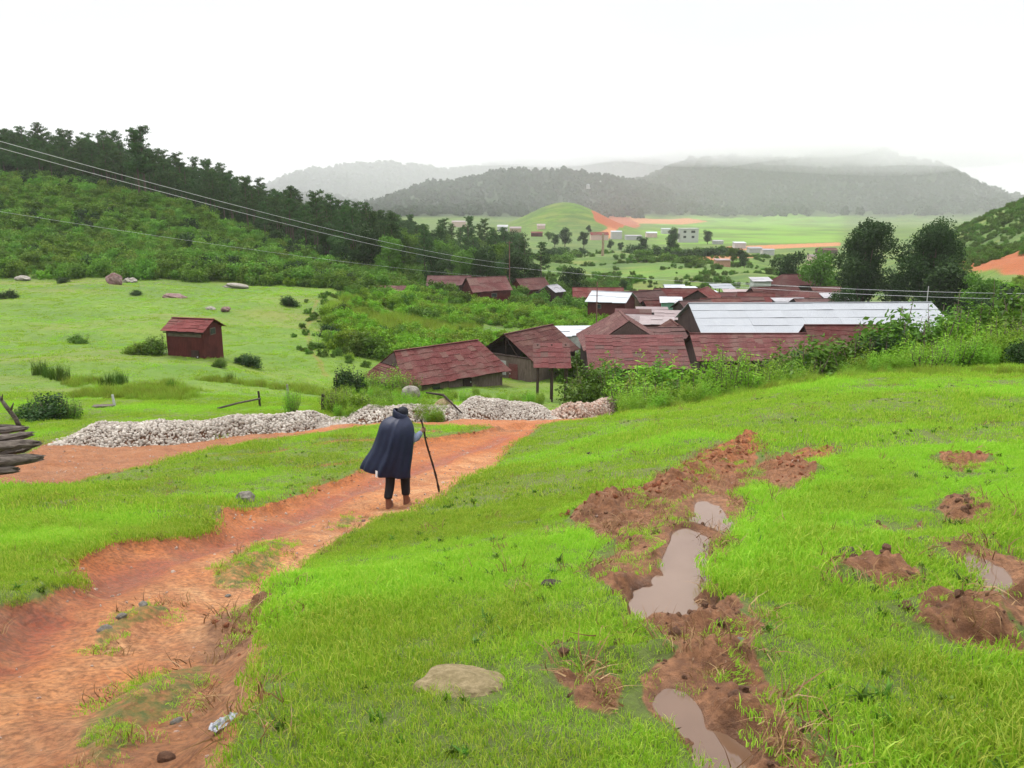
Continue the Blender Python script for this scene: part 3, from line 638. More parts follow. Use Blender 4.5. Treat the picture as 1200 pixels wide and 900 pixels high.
# ------------------------------------------------------------------ the walker
def mat_cloth(name, c, c2=None, bump=.3, rough=.75):
    return mat_simple(name, c, c2 or tuple(x*1.5 for x in c), 4, rough=rough, bump=bump, spec=.25)
M['cape'] = mat_cloth('navy_cape', (.006, .010, .030), (.011, .017, .046), .25, .5)
M['trou'] = mat_cloth('black_trousers', (.012, .012, .016)); M['hat'] = mat_cloth('dark_knit_hat', (.012, .013, .02))
M['boot'] = mat_cloth('brown_boots', (.16, .06, .035), (.22, .10, .06)); M['sleeve'] = mat_cloth('grey_blue_sleeve', (.10, .12, .17))
M['skin'] = mat_simple('skin', (.16, .085, .055), (.20, .11, .075), 8, bump=.1); M['eye'] = mat_simple('eye', (.02, .015, .01), (.03, .02, .015), 3, rough=.2, bump=0)
M['stick'] = mat_simple('dark_stick', (.022, .014, .011), (.05, .032, .025), 6, stretch=(4, 4, 1)); M['strap'] = mat_simple('white_strap', (.7, .7, .72), (.8, .8, .8), 3, bump=0)
def skin(name, verts, edges, rad, mat, parent, sub=2, root=0):
    me = bpy.data.meshes.new(name); me.from_pydata([Vector(v) for v in verts], edges, []); o = link(name, me, mat, parent)
    bm = bmesh.new(); bm.from_mesh(me); bm.verts.layers.skin.verify(); bm.to_mesh(me); bm.free()
    for i, r in enumerate(rad):
        sv = me.skin_vertices[0].data[i]; sv.radius = (r, r) if not isinstance(r, tuple) else r; sv.use_root = (i == root)
    m = o.modifiers.new('skin', 'SKIN'); m.use_smooth_shade = True; m.branch_smoothing = .4
    s = o.modifiers.new('sub', 'SUBSURF'); s.levels = sub; s.render_levels = sub
    return o
P0 = gp(467, 13.4)
zl = [P0.z+(hz(P0.x-.16, P0.y-.03)-P0.z)/1.085, P0.z+(hz(P0.x+.11, P0.y+.15)-P0.z)/1.085]
per = empty('person', P0, R(-4)); PSC = 1.085; tag(per, 'person in dark navy cape and dark hat walking away down the dirt track', 'person')
dl_, dr_ = zl[0]-P0.z, zl[1]-P0.z
LA, RA = (-.15, -.06, dl_+.10), (.105, .10, dr_+.10)
stick_top = Vector((.345, .36, 1.37)); stick_bot = Vector((.60, .47, (hz(P0.x+.68, P0.y+.46)-P0.z)/1.085-.02))
def stick_pt(z): t = (z-stick_bot.z)/(stick_top.z-stick_bot.z); return stick_bot.lerp(stick_top, t)
HZ = 1.20; g = stick_pt(HZ)
bv = [(0, .0, .84), (0, .03, .98), (0, .09, 1.16), (.0, .14, 1.32), (.02, .20, 1.41), (.045, .262, 1.475), (.05, .275, 1.545),   # pelvis .. crown 0-6
      (-.10, .0, .80), (-.125, .03, .46), (LA[0], LA[1]-.01, LA[2]), (LA[0]-.01, LA[1]+.14, LA[2]-.06),       # left leg 7-10
      (.10, .0, .80), (.105, .10, .46), (RA[0], RA[1]-.01, RA[2]), (RA[0]+.01, RA[1]+.14, RA[2]-.06),         # right leg 11-14
      (-.17, .11, 1.33), (-.25, .10, 1.08), (-.18, .22, .90), (-.16, .28, .84),                              # left arm 15-18
      (.17, .13, 1.33), (.27, .08, 1.10), (g.x-.035, g.y-.085, HZ-.035), (g.x-.018, g.y-.05, HZ-.01),         # right arm 19-22
      (.055, .372, 1.475), (-.04, .262, 1.475), (.135, .262, 1.475)]                                           # nose, ears
be = [(0, 1), (1, 2), (2, 3), (3, 4), (4, 5), (5, 6), (0, 7), (7, 8), (8, 9), (9, 10), (0, 11), (11, 12), (12, 13), (13, 14), (3, 15), (15, 16), (16, 17), (17, 18), (3, 19), (19, 20), (20, 21), (21, 22), (5, 23), (5, 24), (5, 25)]
br = [.13, .12, .13, .11, .055, .092, .062, .088, .055, .04, .034, .088, .055, .04, .034, .062, .044, .03, .03, .062, .044, .028, .030, .015, .014, .014]
n0 = len(bv)
for k, (dx, dz, ln) in enumerate([(-.004, .030, .060), (0, .012, .066), (.002, -.006, .062), (.004, -.024, .050)]):   # four fingers round the stick
    c = Vector((g.x, g.y, HZ+dz)); i = len(bv)
    pts = [(c.x+.008, c.y-.035, c.z), (c.x+.030, c.y-.006, c.z-.002), (c.x+.016, c.y+.024, c.z-.003), (c.x-.012, c.y+.024, c.z-.004)]
    bv += pts; be += [(22, i), (i, i+1), (i+1, i+2), (i+2, i+3)]; br += [.0105, .0098, .009, .0078]
i = len(bv); bv += [(g.x-.032, g.y-.022, HZ+.012), (g.x-.026, g.y+.012, HZ+.026), (g.x-.004, g.y+.028, HZ+.030)]; be += [(22, i), (i, i+1), (i+1, i+2)]; br += [.0125, .011, .009]
i0 = 18
for k in range(4):
    i = len(bv); x = -.18+k*.013; bv += [(x, .285+.006*k, .80), (x+.004, .30, .765), (x+.008, .295, .735)]; be += [(18, i), (i, i+1), (i+1, i+2)]; br += [.010, .009, .008]
i = len(bv); bv += [(-.135, .27, .815), (-.13, .285, .785)]; be += [(18, i), (i, i+1)]; br += [.011, .009]
body = skin('body', bv, be, br, M['skin'], per, 2)
for s in (-1, 1):
    m = MB(); bm = bmesh.new(); bmesh.ops.create_uvsphere(bm, u_segments=10, v_segments=8, radius=.013); me = bpy.data.meshes.new('eye'); bm.to_mesh(me); bm.free(); link('eye', me, M['eye'], per, (.055+s*.032, .345, 1.495))
def loft(name, rings, mat, parent, n=48, fold=None, solid=.006, caps=(False, False), sub=1):
    vs = []; fs = []
    for ri, (c, a, b, tz) in enumerate(rings):
        for k in range(n):
            th = 2*math.pi*k/n; f = fold(ri/(len(rings)-1), th) if fold else 0
            a_ = a*(1.07 if name == 'cape' else 1)
            vs.append((c[0]+(a_+f)*math.cos(th), c[1]+(b+f)*math.sin(th), c[2]+tz*math.cos(th)))
    for i in range(len(rings)-1):
        for k in range(n): fs.append((i*n+k, i*n+(k+1) % n, (i+1)*n+(k+1) % n, (i+1)*n+k))
    if caps[0]: fs.append(tuple(range(n)))
    if caps[1]: fs.append(tuple(range((len(rings)-1)*n, len(rings)*n))[::-1])
    me = bpy.data.meshes.new(name); me.from_pydata(vs, [], fs); me.polygons.foreach_set('use_smooth', [True]*len(fs)); o = link(name, me, mat, parent)
    if solid: m = o.modifiers.new('solid', 'SOLIDIFY'); m.thickness = solid; m.offset = 1
    if sub: m = o.modifiers.new('sub', 'SUBSURF'); m.levels = sub; m.render_levels = sub
    return o
def cfold(t, th):
    k = max(0, t-.28)
    f = k*(.030*math.sin(5*th+1.2+t*2.5)+.022*math.sin(9*th+.4-3*t)+.012*math.sin(16*th+4*t)+.05*max(0, -math.cos(th-.35))**3)+.010*math.sin(t*17+2*th)*math.sin(3*th+t*5)*min(1, t*3)
    # long crease down the back
    d = (th-(1.5*math.pi+.12-.25*t)); f += .03*math.exp(-(d/.07)**2)*min(1, t*2)-.022*math.exp(-((d+.2)/.12)**2)*min(1, t*2)
    f += -.03*math.exp(-((d-.5)/.18)**2)*t
    return f
cape = loft('cape', [((.04, .20, 1.485), .09, .09, 0), ((.035, .19, 1.46), .125, .115, -.01), ((.02, .17, 1.43), .175, .15, -.02), ((.005, .14, 1.39), .225, .18, -.02), ((-.01, .11, 1.33), .258, .20, -.02), ((-.015, .08, 1.24), .272, .21, -.01),
                     ((-.035, .06, 1.12), .285, .225, 0), ((-.065, .04, .97), .31, .24, 0), ((-.10, .02, .86), .325, .25, -.02), ((-.135, .0, .75), .34, .255, -.035), ((-.165, -.01, .64), .35, .26, -.06), ((-.17, -.01, .585), .35, .26, -.075)], M['cape'], per, 72, cfold)
cape['label'] = 'navy weatherproof cape flaring out to the left at the hem'
m = MB(); m.quadslab((-.30, -.262, .585), (-.265, -.272, .575), (-.26, -.262, .68), (-.295, -.25, .69), .006); m.build('strap', M['strap'], per)
loft('collar', [((.035, .19, 1.455), .125, .115, -.01), ((.03, .195, 1.50), .118, .112, -.035), ((.035, .205, 1.545), .108, .104, -.05), ((.035, .205, 1.54), .095, .09, -.05)], M['cape'], per, 32, solid=.004)
loft('hat', [((.058, .275, 1.455), .086, .098, 0), ((.06, .275, 1.50), .091, .106, 0), ((.06, .275, 1.54), .089, .104, 0), ((.06, .273, 1.575), .073, .087, 0), ((.06, .27, 1.598), .045, .05, 0), ((.06, .27, 1.604), .012, .014, 0)], M['hat'], per, 28, solid=.003, caps=(False, True))
def limb(name, pts, rads, mat, wr=.006):
    rings = []
    for (p, r) in zip(pts, rads): rings.append((p, r, r, 0))
    return loft(name, rings, mat, per, 28, fold=lambda t, th: wr*math.sin(5*th+t*22)*math.sin(t*9), solid=.004)
for s, A in ((-1, LA), (1, RA)):
    h = (s*.10, .0, .82); k = bv[8 if s < 0 else 12]
    limb('trouser_leg', [h, (h[0]*.8+k[0]*.2, h[1]*.8+k[1]*.2, .74), ((h[0]+k[0])/2, (h[1]+k[1])/2, .64), (k[0], k[1], k[2]+.06), (k[0], k[1], k[2]-.06), ((k[0]+A[0])/2, (k[1]+A[1])/2, (k[2]+A[2])/2), (A[0], A[1], A[2]+.12), (A[0], A[1], A[2]+.07)],
         [.115, .112, .10, .082, .076, .074, .072, .066], M['trou'])
    z0 = A[2]-.10
    b_ = loft('boot', [((A[0], A[1], z0+.235), .052, .056, 0), ((A[0], A[1], z0+.16), .05, .056, 0), ((A[0], A[1]+.01, z0+.11), .047, .065, 0), ((A[0], A[1]+.05, z0+.075), .050, .115, 0), ((A[0], A[1]+.065, z0+.04), .054, .14, 0), ((A[0], A[1]+.065, z0+.004), .056, .145, 0)], M['boot'], per, 24, solid=.004, caps=(False, True))
sp = [Vector(bv[19]), Vector(bv[19]).lerp(Vector(bv[20]), .5), Vector(bv[20]), Vector(bv[20]).lerp(Vector(bv[21]), .35), Vector(bv[20]).lerp(Vector(bv[21]), .75), Vector(bv[20]).lerp(Vector(bv[21]), .97)]
m = MB(); m.tube(sp[1:], [.06, .068, .062, .05, .042], 16); m.build('sleeve', M['sleeve'], per, True)
m = MB(); base = per.matrix_basis
r_ = random.Random(3); pts = []
for i in range(13):
    t = i/12; p = stick_bot.lerp(stick_top, t); pts.append(p+Vector((math.sin(t*6)*.012*(0 if .75 < t < .95 else 1), math.cos(t*5)*.008, 0)))
m.tube(pts, [.011+.008*math.sin(3+i*1.7)**2+.003*(12-i)/12 for i in range(13)], 8)
for z in (.45, .8, 1.05): p = stick_pt(z); m.tube([p, p+Vector((.022, -.02, .02))], [.011, .006], 6)
st = m.build('walking_stick', M['stick'], None, True, loc=P0, rot=(0, 0, R(-4))); st.scale = (PSC,)*3; per.scale = (PSC,)*3; tag(st, 'crooked dark walking stick gripped in the right hand of the walker', 'walking stick')

# ------------------------------------------------------------------ stones lying about
def rock(label, px, py_or_Y, size, mat, seed, flat=.6, cat='rock', name='rock', sink=.25, group=None, sub=3, rz=0, by_px=True, rough=.3):
    if by_px: g_ = ground_at(px, py_or_Y); x, y = g_
    else: p = gp(px, py_or_Y); x, y = p.x, p.y
    me = rockmesh(seed, sub, rough); o = link(name, me, mat, None, (x, y, hz(x, y)+size[2]*(1-2*sink)/1.)); o.scale = size; o.rotation_euler = (0, 0, rz)
    tag(o, label, cat, group); return o
rock('flat mossy tan stone half sunk in the bright grass in front', 548, 800, (.19, .125, .05), M['rockm'], 5, sink=.40, sub=4, rough=.34)
rock('pale angular rock on the left bank above the dirt track', 288, 588, (.15, .11, .12), M['rockp'], 8, sink=.25, sub=2, rough=.5)
for i, (px, py, s, lb) in enumerate([(118, 706, .10, 'small pale stone at the lower end of the stony strip in the track'), (140, 699, .07, 'yellowish stone beside the grass strip in the track'), (165, 690, .08, 'grey stone in the middle of the track strip'), (182, 684, .06, 'small stone at the upper end of the track strip'),
                                    (201, 792, .055, 'small stone at the right end of the lower grass island'), (228, 886, .06, 'pale flat stone at the bottom edge of the track'), (152, 888, .05, 'reddish stone near the bottom left of the track'), (264, 665, .06, 'small stone in the track between two grass islands'),
                                    (425, 592, .09, 'reddish stone in the wet rut left of the walker'), (870, 800, .035, 'little stone in the lower mud'), (866, 760, .04, 'little pale stone in the middle mud')]):
    rock(lb, px, py, (s*.5, s*.38, s*.27), M['rockp'] if i not in (6, 8) else M['rockr'], 30+i, sub=2, sink=.3, rz=i)
c = ground_at(190, 838); m = MB(); r2 = np.random.default_rng(4)
o = rock('dark maroon clod lying in the bare track beside the litter', 190, 838, (.035, .022, .02), M['clod'], 71, sub=2, sink=.2)
for i, (px, py, lb) in enumerate([(690, 533, 'dark dung clod on the upper turf left of the churned strip'), (692, 558, 'dark dung clod just below the upper one in the turf'), (966, 598, 'dark dung clod in the turf right of the churned strip'), (648, 696, 'dark dung clod in the turf left of the large puddle'), (994, 645, 'black dung clod near the two small earth mounds')]):
    rock(lb, px, py, (.055, .04, .02), M['stick'], 120+i, sub=2, sink=-.1, rz=i, cat='dung', name='dung_clod', rough=.5)
# litter
c = ground_at(262, 840); bm = bmesh.new(); bmesh.ops.create_grid(bm, x_segments=20, y_segments=12, size=1)
for v in bm.verts:
    x, y = v.co.x, v.co.y; q_ = float(fbm(np.array([x*2.2]), np.array([y*1.7]), 4, 5)[0]); q2 = float(fbm(np.array([x*3+9]), np.array([y*2]), 3, 6)[0]); v.co = (x*.050*(1-.3*y*y)+.012*q2, y*.021*(1-.35*x)+.010*q_, .010+.022*abs(q_)+.006*q2)
M['wrap'] = mat_simple('white_plastic', (.30, .31, .34), (.44, .45, .48), 30, bump=.4, rough=.4); me = bpy.data.meshes.new('litter'); bm.to_mesh(me); bm.free(); o = link('plastic_wrapper', me, M['wrap'], None, (c[0], c[1], hz(*c)+.01), (0.1, -.25, R(38))); md_ = o.modifiers.new('s', 'SOLIDIFY'); md_.thickness = .0015
tag(o, 'crumpled white plastic wrapper lying on the brown edge of the track', 'litter')

# ------------------------------------------------------------------ boulders on the meadow
for i, (px, Y, s, mt, lb) in enumerate([
    (134, 112, (1.45, 1.2, 1.35), 'rockr', 'tall reddish boulder with pale streaks at the top edge of the meadow'),
    (153, 117, (1.35, 1.1, .8), 'rockp', 'rounded grey white boulder just right of the tall reddish boulder'),
    (205, 100, (1.9, 1.3, .55), 'rockr', 'low wide pinkish rock in the upper meadow above the red hut'),
    (276, 119, (2.8, 1.2, .6), 'rockp', 'long flat pale rock on the skyline of the meadow'),
    (25, 121, (1.5, 1.2, .6), 'rockp', 'low grey rock on the meadow edge far to the left'),
    (265, 88, (.8, .7, .55), 'rockr', 'small pink rock on the meadow up to the right of the red hut'),
    (247, 89, (.7, .6, .35), 'rockp', 'small pale rock above the roof of the red hut'),
    (403, 82, (.9, .8, .7), 'rockp', 'grey rock among bushes where the meadow path starts'),
    (410, 84, (.7, .6, .6), 'rockp', 'second grey rock among bushes above the meadow path')]):
    rock(lb, px, Y, tuple(v*.62 for v in s), M[mt], 50+i, by_px=False, cat='boulder', name='boulder', sink=.25, sub=3, rough=.5)

# ------------------------------------------------------------------ heaps of broken stone
def heap(label, line, width, height, smin, smax, n, mat, seed, coremat):
    """line: list of (px, py) of the front foot of the heap"""
    Pn = np.array([ground_at(a, b) for a, b in line]); r = np.random.default_rng(seed)
    # resample centre line
    seg = np.linalg.norm(np.diff(Pn, axis=0), axis=1); L_ = np.concatenate([[0], np.cumsum(seg)]); T = L_[-1]
    def cl(s): return np.stack([np.interp(s, L_, Pn[:, 0]), np.interp(s, L_, Pn[:, 1])+width*.5], -1)
    def prof(s, q):      # q across -1..1
        e = sstep(0, width*.55, s)*sstep(0, width*.55, T-s)
        u = .80+.30*fbm(s*.30+seed, s*0+3, 2, seed)+.05*fbm(s*2, q*1.3, 2, seed+1)
        return height*e*u*np.clip(1-q*q, 0, 1)**.9
    ns, nq = max(12, int(T/.12)), 19
    S, Q = np.meshgrid(np.linspace(0, T, ns), np.linspace(-1, 1, nq), indexing='ij')
    C = cl(S.ravel()); X = C[:, 0]; Y = C[:, 1]+Q.ravel()*width*.5
    Z = H(X, Y)+prof(S.ravel(), Q.ravel())-.06
    i, j = np.meshgrid(np.arange(ns-1), np.arange(nq-1), indexing='ij')
    q4 = np.stack([i*nq+j, (i+1)*nq+j, (i+1)*nq+j+1, i*nq+j+1], -1).reshape(-1, 4)
    o = empty('stone_heap', (float(X.mean()), float(Y.mean()), float(Z.min()))); tag(o, label, 'stone heap')
    off = np.array(o.location)
    link('core', np_mesh('core', np.stack([X, Y, Z], 1)-off, [q4], {'tone': np.full(len(q4), .9)}, True), coremat, o)
    protos = []
    for k in range(8):
        me = rockmesh(seed*10+k, 1, .42, .62); v = np.empty(len(me.vertices)*3); me.vertices.foreach_get('co', v); f = np.array([p.vertices[:] for p in me.polygons]); protos.append((v.reshape(-1, 3), f)); bpy.data.meshes.remove(me)
    s = r.random(n)*T; q = r.random(n)*2.1-1.05; C = cl(s); x = C[:, 0]; y = C[:, 1]+q*width*.5; z = H(x, y)+prof(s, q)-.05
    sz = smin+(smax-smin)*r.random(n)**2
    Vs = []; Fs = []; Ts = []; b0 = 0
    for k in range(n):
        v, f = protos[k % 8]; a = r.random(3)*6.28
        Rm = np.array(Matrix.Rotation(a[0], 3, 'Z') @ Matrix.Rotation(a[1], 3, 'X') @ Matrix.Rotation(a[2], 3, 'Y'))
        Vs.append((v @ Rm.T)*sz[k]+np.array([x[k], y[k], z[k]+sz[k]*.35])-off); Fs.append(f+b0); b0 += len(v); Ts.append(np.full(len(f), r.random()))
    me = np_mesh('stones', np.concatenate(Vs), [np.concatenate(Fs)], {'tone': np.concatenate(Ts)}); s_ = link('stones', me, mat, o); s_['kind'] = 'stuff'
heap('long heap of pale broken stones beside the road at the left, longest of the heaps', [(52, 522), (120, 521), (200, 518), (290, 508), (386, 499)], 2.3, .72, .03, .085, 8500, M['gravel'], 3, M['clod'])
heap('low heap of pale stones half overgrown by weeds, behind the walker', [(384, 498), (440, 496), (500, 494), (562, 491)], 2.6, .66, .03, .085, 4600, M['gravel'], 4, M['clod'])
heap('tall rounded heap of grey white gravel below the maroon roofed plank house', [(508, 493), (560, 491), (600, 490), (672, 490)], 3.2, 1.1, .028, .062, 9500, M['gravel'], 5, M['clod'])
heap('rightmost heap of earthy reddish white stones in front of the open shelter', [(622, 491), (680, 489), (735, 485)], 3.2, .98, .035, .095, 5600, M['gravelr'], 6, M['clod'])
rock('round pale boulder on top of the gravel below the plank house', 482, 34.6, (.42, .35, .36), M['rockp'], 91, by_px=False, sink=-.6, sub=3, cat='boulder', name='boulder', rough=.15)
rock('brownish boulder at the front foot of the gravel heap', 521, 31.2, (.40, .35, .36), M['rockm'], 93, by_px=False, sink=-.1, sub=3, cat='boulder', name='boulder', rough=.2)
a_, b_ = at(500, 470, 32.2), at(541, 494, 30.3); m = MB(); m.tube([(a_.x, a_.y, hz(a_.x, a_.y)+1.0), ((a_.x+b_.x)/2, (a_.y+b_.y)/2, hz((a_.x+b_.x)/2, (a_.y+b_.y)/2)+.95), (b_.x, b_.y, hz(b_.x, b_.y)+.25)], [.04, .05, .03], 7)
tag(m.build('branch', M['stick'], None, True), 'dark bare branch lying across the gravel heap', 'branch')

# ------------------------------------------------------------------ old logs at the left edge
def logm(a, b, r0, r1, bend, seed, flat=.75):
    m = MB(); a, b = Vector(a), Vector(b); rr = random.Random(seed); n = 14; pts = []; rs = []
    side = (b-a).cross(Vector((0, 0, 1))).normalized()
    for i in range(n):
        t = i/(n-1); pts.append(a.lerp(b, t)+side*bend*math.sin(t*math.pi)+Vector((0, 0, bend*.5*math.sin(t*math.pi)+rr.uniform(-.01, .01)))); rs.append((r0*(1-t)+r1*t)*(1+rr.uniform(-.14, .14))*(1 if i < n-1 else .55))
    K = 18; rad_k = [rr.choice((.80, .98, 1.05, 1.0))*rr.uniform(.93, 1.07) for _ in range(K)]; T = (b-a).normalized(); u0 = T.cross(Vector((0, 0, 1))).normalized(); w0 = u0.cross(T); vs = []; fs = []
    for i, p in enumerate(pts):
        for k in range(K):
            an = 2*math.pi*k/K+.25*i/n; q = rs[i]*rad_k[k]*(1+rr.uniform(-.05, .05))*(1 if i < n-1 else rr.uniform(.75, 1.1)); vs.append(p+u0*math.cos(an)*q+w0*math.sin(an)*q*flat+T*(rr.uniform(-.07, .07) if i in (0, n-1) else 0))
    for i in range(n-1):
        for k in range(K): fs.append((i*K+k, (i+1)*K+k, (i+1)*K+(k+1) % K, i*K+(k+1) % K))
    vs += [pts[0], pts[-1]-T*.03]; fs += [(n*K, k, (k+1) % K) for k in range(K)]+[(n*K+1, (n-1)*K+(k+1) % K, (n-1)*K+k) for k in range(K)]
    m.add(vs, fs); return m
LG = gp(8, 16.5); gz = LG.z
def lp(px, py, Y): return at(px, py, Y)
logs = [((-75, 552, 16.2), (50, 536, 16.4), .20, .13, .16, 'lowest grey log at the front of the pile on the left edge'), ((-70, 536, 16.5), (46, 519, 16.7), .21, .13, .18, 'thick weathered log with a broken curved end, middle of the pile'),
        ((-60, 545, 16.9), (34, 524, 17.1), .19, .11, .05, 'grey log squeezed between the two front logs'), ((-60, 524, 17.1), (38, 508, 17.4), .19, .10, -.05, 'grey log behind the thick curved one'), ((-80, 514, 17.6), (32, 502, 17.8), .15, .09, .08, 'thin grey log on top of the pile'),
        ((-70, 560, 16.0), (20, 550, 16.1), .16, .12, .03, 'short stub of log lying in the grass at the picture edge'), ((-60, 504, 18.0), (28, 500, 18.2), .12, .05, .12, 'topmost thin curved branch log of the pile'), ((-60, 530, 17.6), (24, 514, 17.9), .17, .10, .02, 'log hidden behind the middle of the pile')]
for i, (a, b, r0, r1, bd, lb) in enumerate(logs):
    A_, B_ = lp(*a), lp(*b); B_.z = max(B_.z, hz(B_.x, B_.y)+r1*.8); o = logm(A_, B_, r0, r1, bd, i).build('log', M['oldwood'], None, False); tag(o, lb, 'log', 'old logs piled at the left edge')
m = MB(); A_ = lp(26, 506, 18.2); m.tube([A_, lp(18, 490, 18.1), lp(7, 476, 18.0), lp(-3, 462, 18.0)], [.06, .05, .045, .03], 8); m.tube([lp(12, 482, 18.05), lp(16, 472, 18.0)], [.03, .012], 6); m.tube([lp(2, 470, 18.0), lp(3, 462, 17.9)], [.025, .01], 6)
tag(m.build('dead_branch', M['oldwood'], None, True), 'pale dead branch sticking up out of the log pile', 'branch')

# ------------------------------------------------------------------ fence posts by the left heap
def post(label, px, Y, h, r, mat, name='fence_post', lean=0):
    p = gp(px, Y); m = MB(); m.tube([(0, 0, -.3), (lean*.5, 0, h*.5), (lean, .02, h)], [r, r*.95, r*.85], 8); o = m.build(name, mat, None, False, p); tag(o, label, 'post'); return o
post('short dark fence post left of the pale post by the long stone heap', 305, 35.5, .75, .055, M['stick'], lean=-.04)
post('pale grey fence post standing behind the long stone heap', 338, 36, 1.05, .06, M['rockp'])
post('dark stubby fence post at the right end of the long stone heap', 378, 34, .8, .07, M['stick'], lean=.05)
post('white painted peg standing alone in the meadow grass at the left', 135, 34.5, .55, .06, M['wallw'], 'peg', lean=-.08)
m = MB(); A_, B_ = gp(255, 33.6), gp(306, 35.4); m.tube([A_+Vector((0, 0, .12)), (A_+B_)/2+Vector((0, 0, .3)), B_+Vector((0, 0, .42))], .045, 7); tag(m.build('fence_rail', M['oldwood'], None, True), 'fallen wooden rail leaning on the short dark fence post', 'rail')
m = MB(); A_ = gp(122, 34.4); m.box((A_.x, A_.y, A_.z+.06), (.9, .35, .12), .2); tag(m.build('plank', M['oldwood'], None), 'grey plank lying in the grass beside the white peg', 'plank')

# ------------------------------------------------------------------ cables
def cable(label, pts, r=.03, group=None):
    P = [at(*p) for p in pts]; out = []
    for i in range(len(P)-1):
        a, b = P[i], P[i+1]; d = (b-a).length
        for k in range(16):
            t = k/16; out.append(a.lerp(b, t)-Vector((0, 0, 4*t*(1-t)*d*.009)))
    out.append(P[-1]); m = MB(); m.tube(out, r, 5); tag(m.build('power_cable', M['metal'], None, True), label, 'cable', group)
cable('upper of the two pale cables crossing in front of the left forest', [(-260, 92, 34), (596, 309, 150)], .016)
cable('lower of the two pale cables crossing in front of the left forest', [(-260, 101, 34), (597, 315, 150)], .016)
cable('faint cable low across the shrubby hillside', [(-260, 205, 60), (597, 326, 150)], .009)
cable('thin cable from the dark pole over the village to the right', [(597, 313, 150), (1000, 338, 120)], .014)
cable('upper thin cable running above the long pale roof', [(860, 331, 90), (1300, 345, 74)], .014)
cable('lower thin cable running above the long pale roof', [(860, 336, 90), (1300, 352, 74)], .014)
def pole(label, px, Y, h, mat, r=.09, arm=True):
    p = gp(px, Y); o = empty('utility_pole', p); m = MB(); m.tube([(0, 0, -.5), (.02, 0, h*.5), (0, 0, h)], [r, r*.9, r*.7], 8); m.build('shaft', mat, o)
    if arm:
        m = MB(); m.box((0, 0, h-.3), (1.1, .08, .09)); m.build('crossarm', mat, o)
        for s in (-.45, 0, .45): m = MB(); m.tube([(s, 0, h-.25), (s, 0, h-.12)], [.03, .045], 6); m.build('insulator', M['wallw'], o)
    tag(o, label, 'pole'); return o
pole('thin rusty pole rising beside the pale flat roof in the village', 698, 84, 7.4, M['rustpole'], .07, False)
pole('short pale pole standing beside the long pale roof', 1080, 86, 6.6, M['conc'], .07, False)
pole('dark pole among the trees where the left cables end', 597, 150, 10.0, M['rustpole'], .11)
p = gp(706, 300); m = MB(); m.tube([(0, 0, -1), (.1, 0, 4), (0, 0, 8.2)], [.55, .5, .42], 10); tag(m.build('post', M['wallt'], None, False, p), 'thick pale standing post on the green slope beyond the village', 'post')
# ------------------------------------------------------------------ houses
def sheets(m, e0, e1, r1, r0, rows, cols, t=.025, jit=.02, rnd=random):
    """overlapping sheets over the quad eave0-eave1-ridge1-ridge0"""
    e0, e1, r1, r0 = map(Vector, (e0, e1, r1, r0)); n = (e1-e0).cross(r0-e0); n.normalize()
    if n.z < 0: n = -n
    for i in range(rows):
        a, b = i/rows, min(1, (i+1)/rows+.25/rows*(i < rows-1))
        for j in range(cols):
            c, d = j/cols, (j+1)/cols
            def p(u, v, lift): return (e0.lerp(e1, u)).lerp(r0.lerp(r1, u), v)+n*lift
            z0 = t*.7+rnd.uniform(0, jit); z1 = t*.2+rnd.uniform(0, jit*.4); o = rnd.uniform(-.22, .22)/rows*((e1-e0).length < 15)
            m.quadslab(p(c, max(0, a+o) if i else a+o*.6, z0), p(d, max(0, a+o) if i else a+o*.3, z0+rnd.uniform(0, jit*.8)), p(d, b, z1), p(c, b, z1), t*.7)
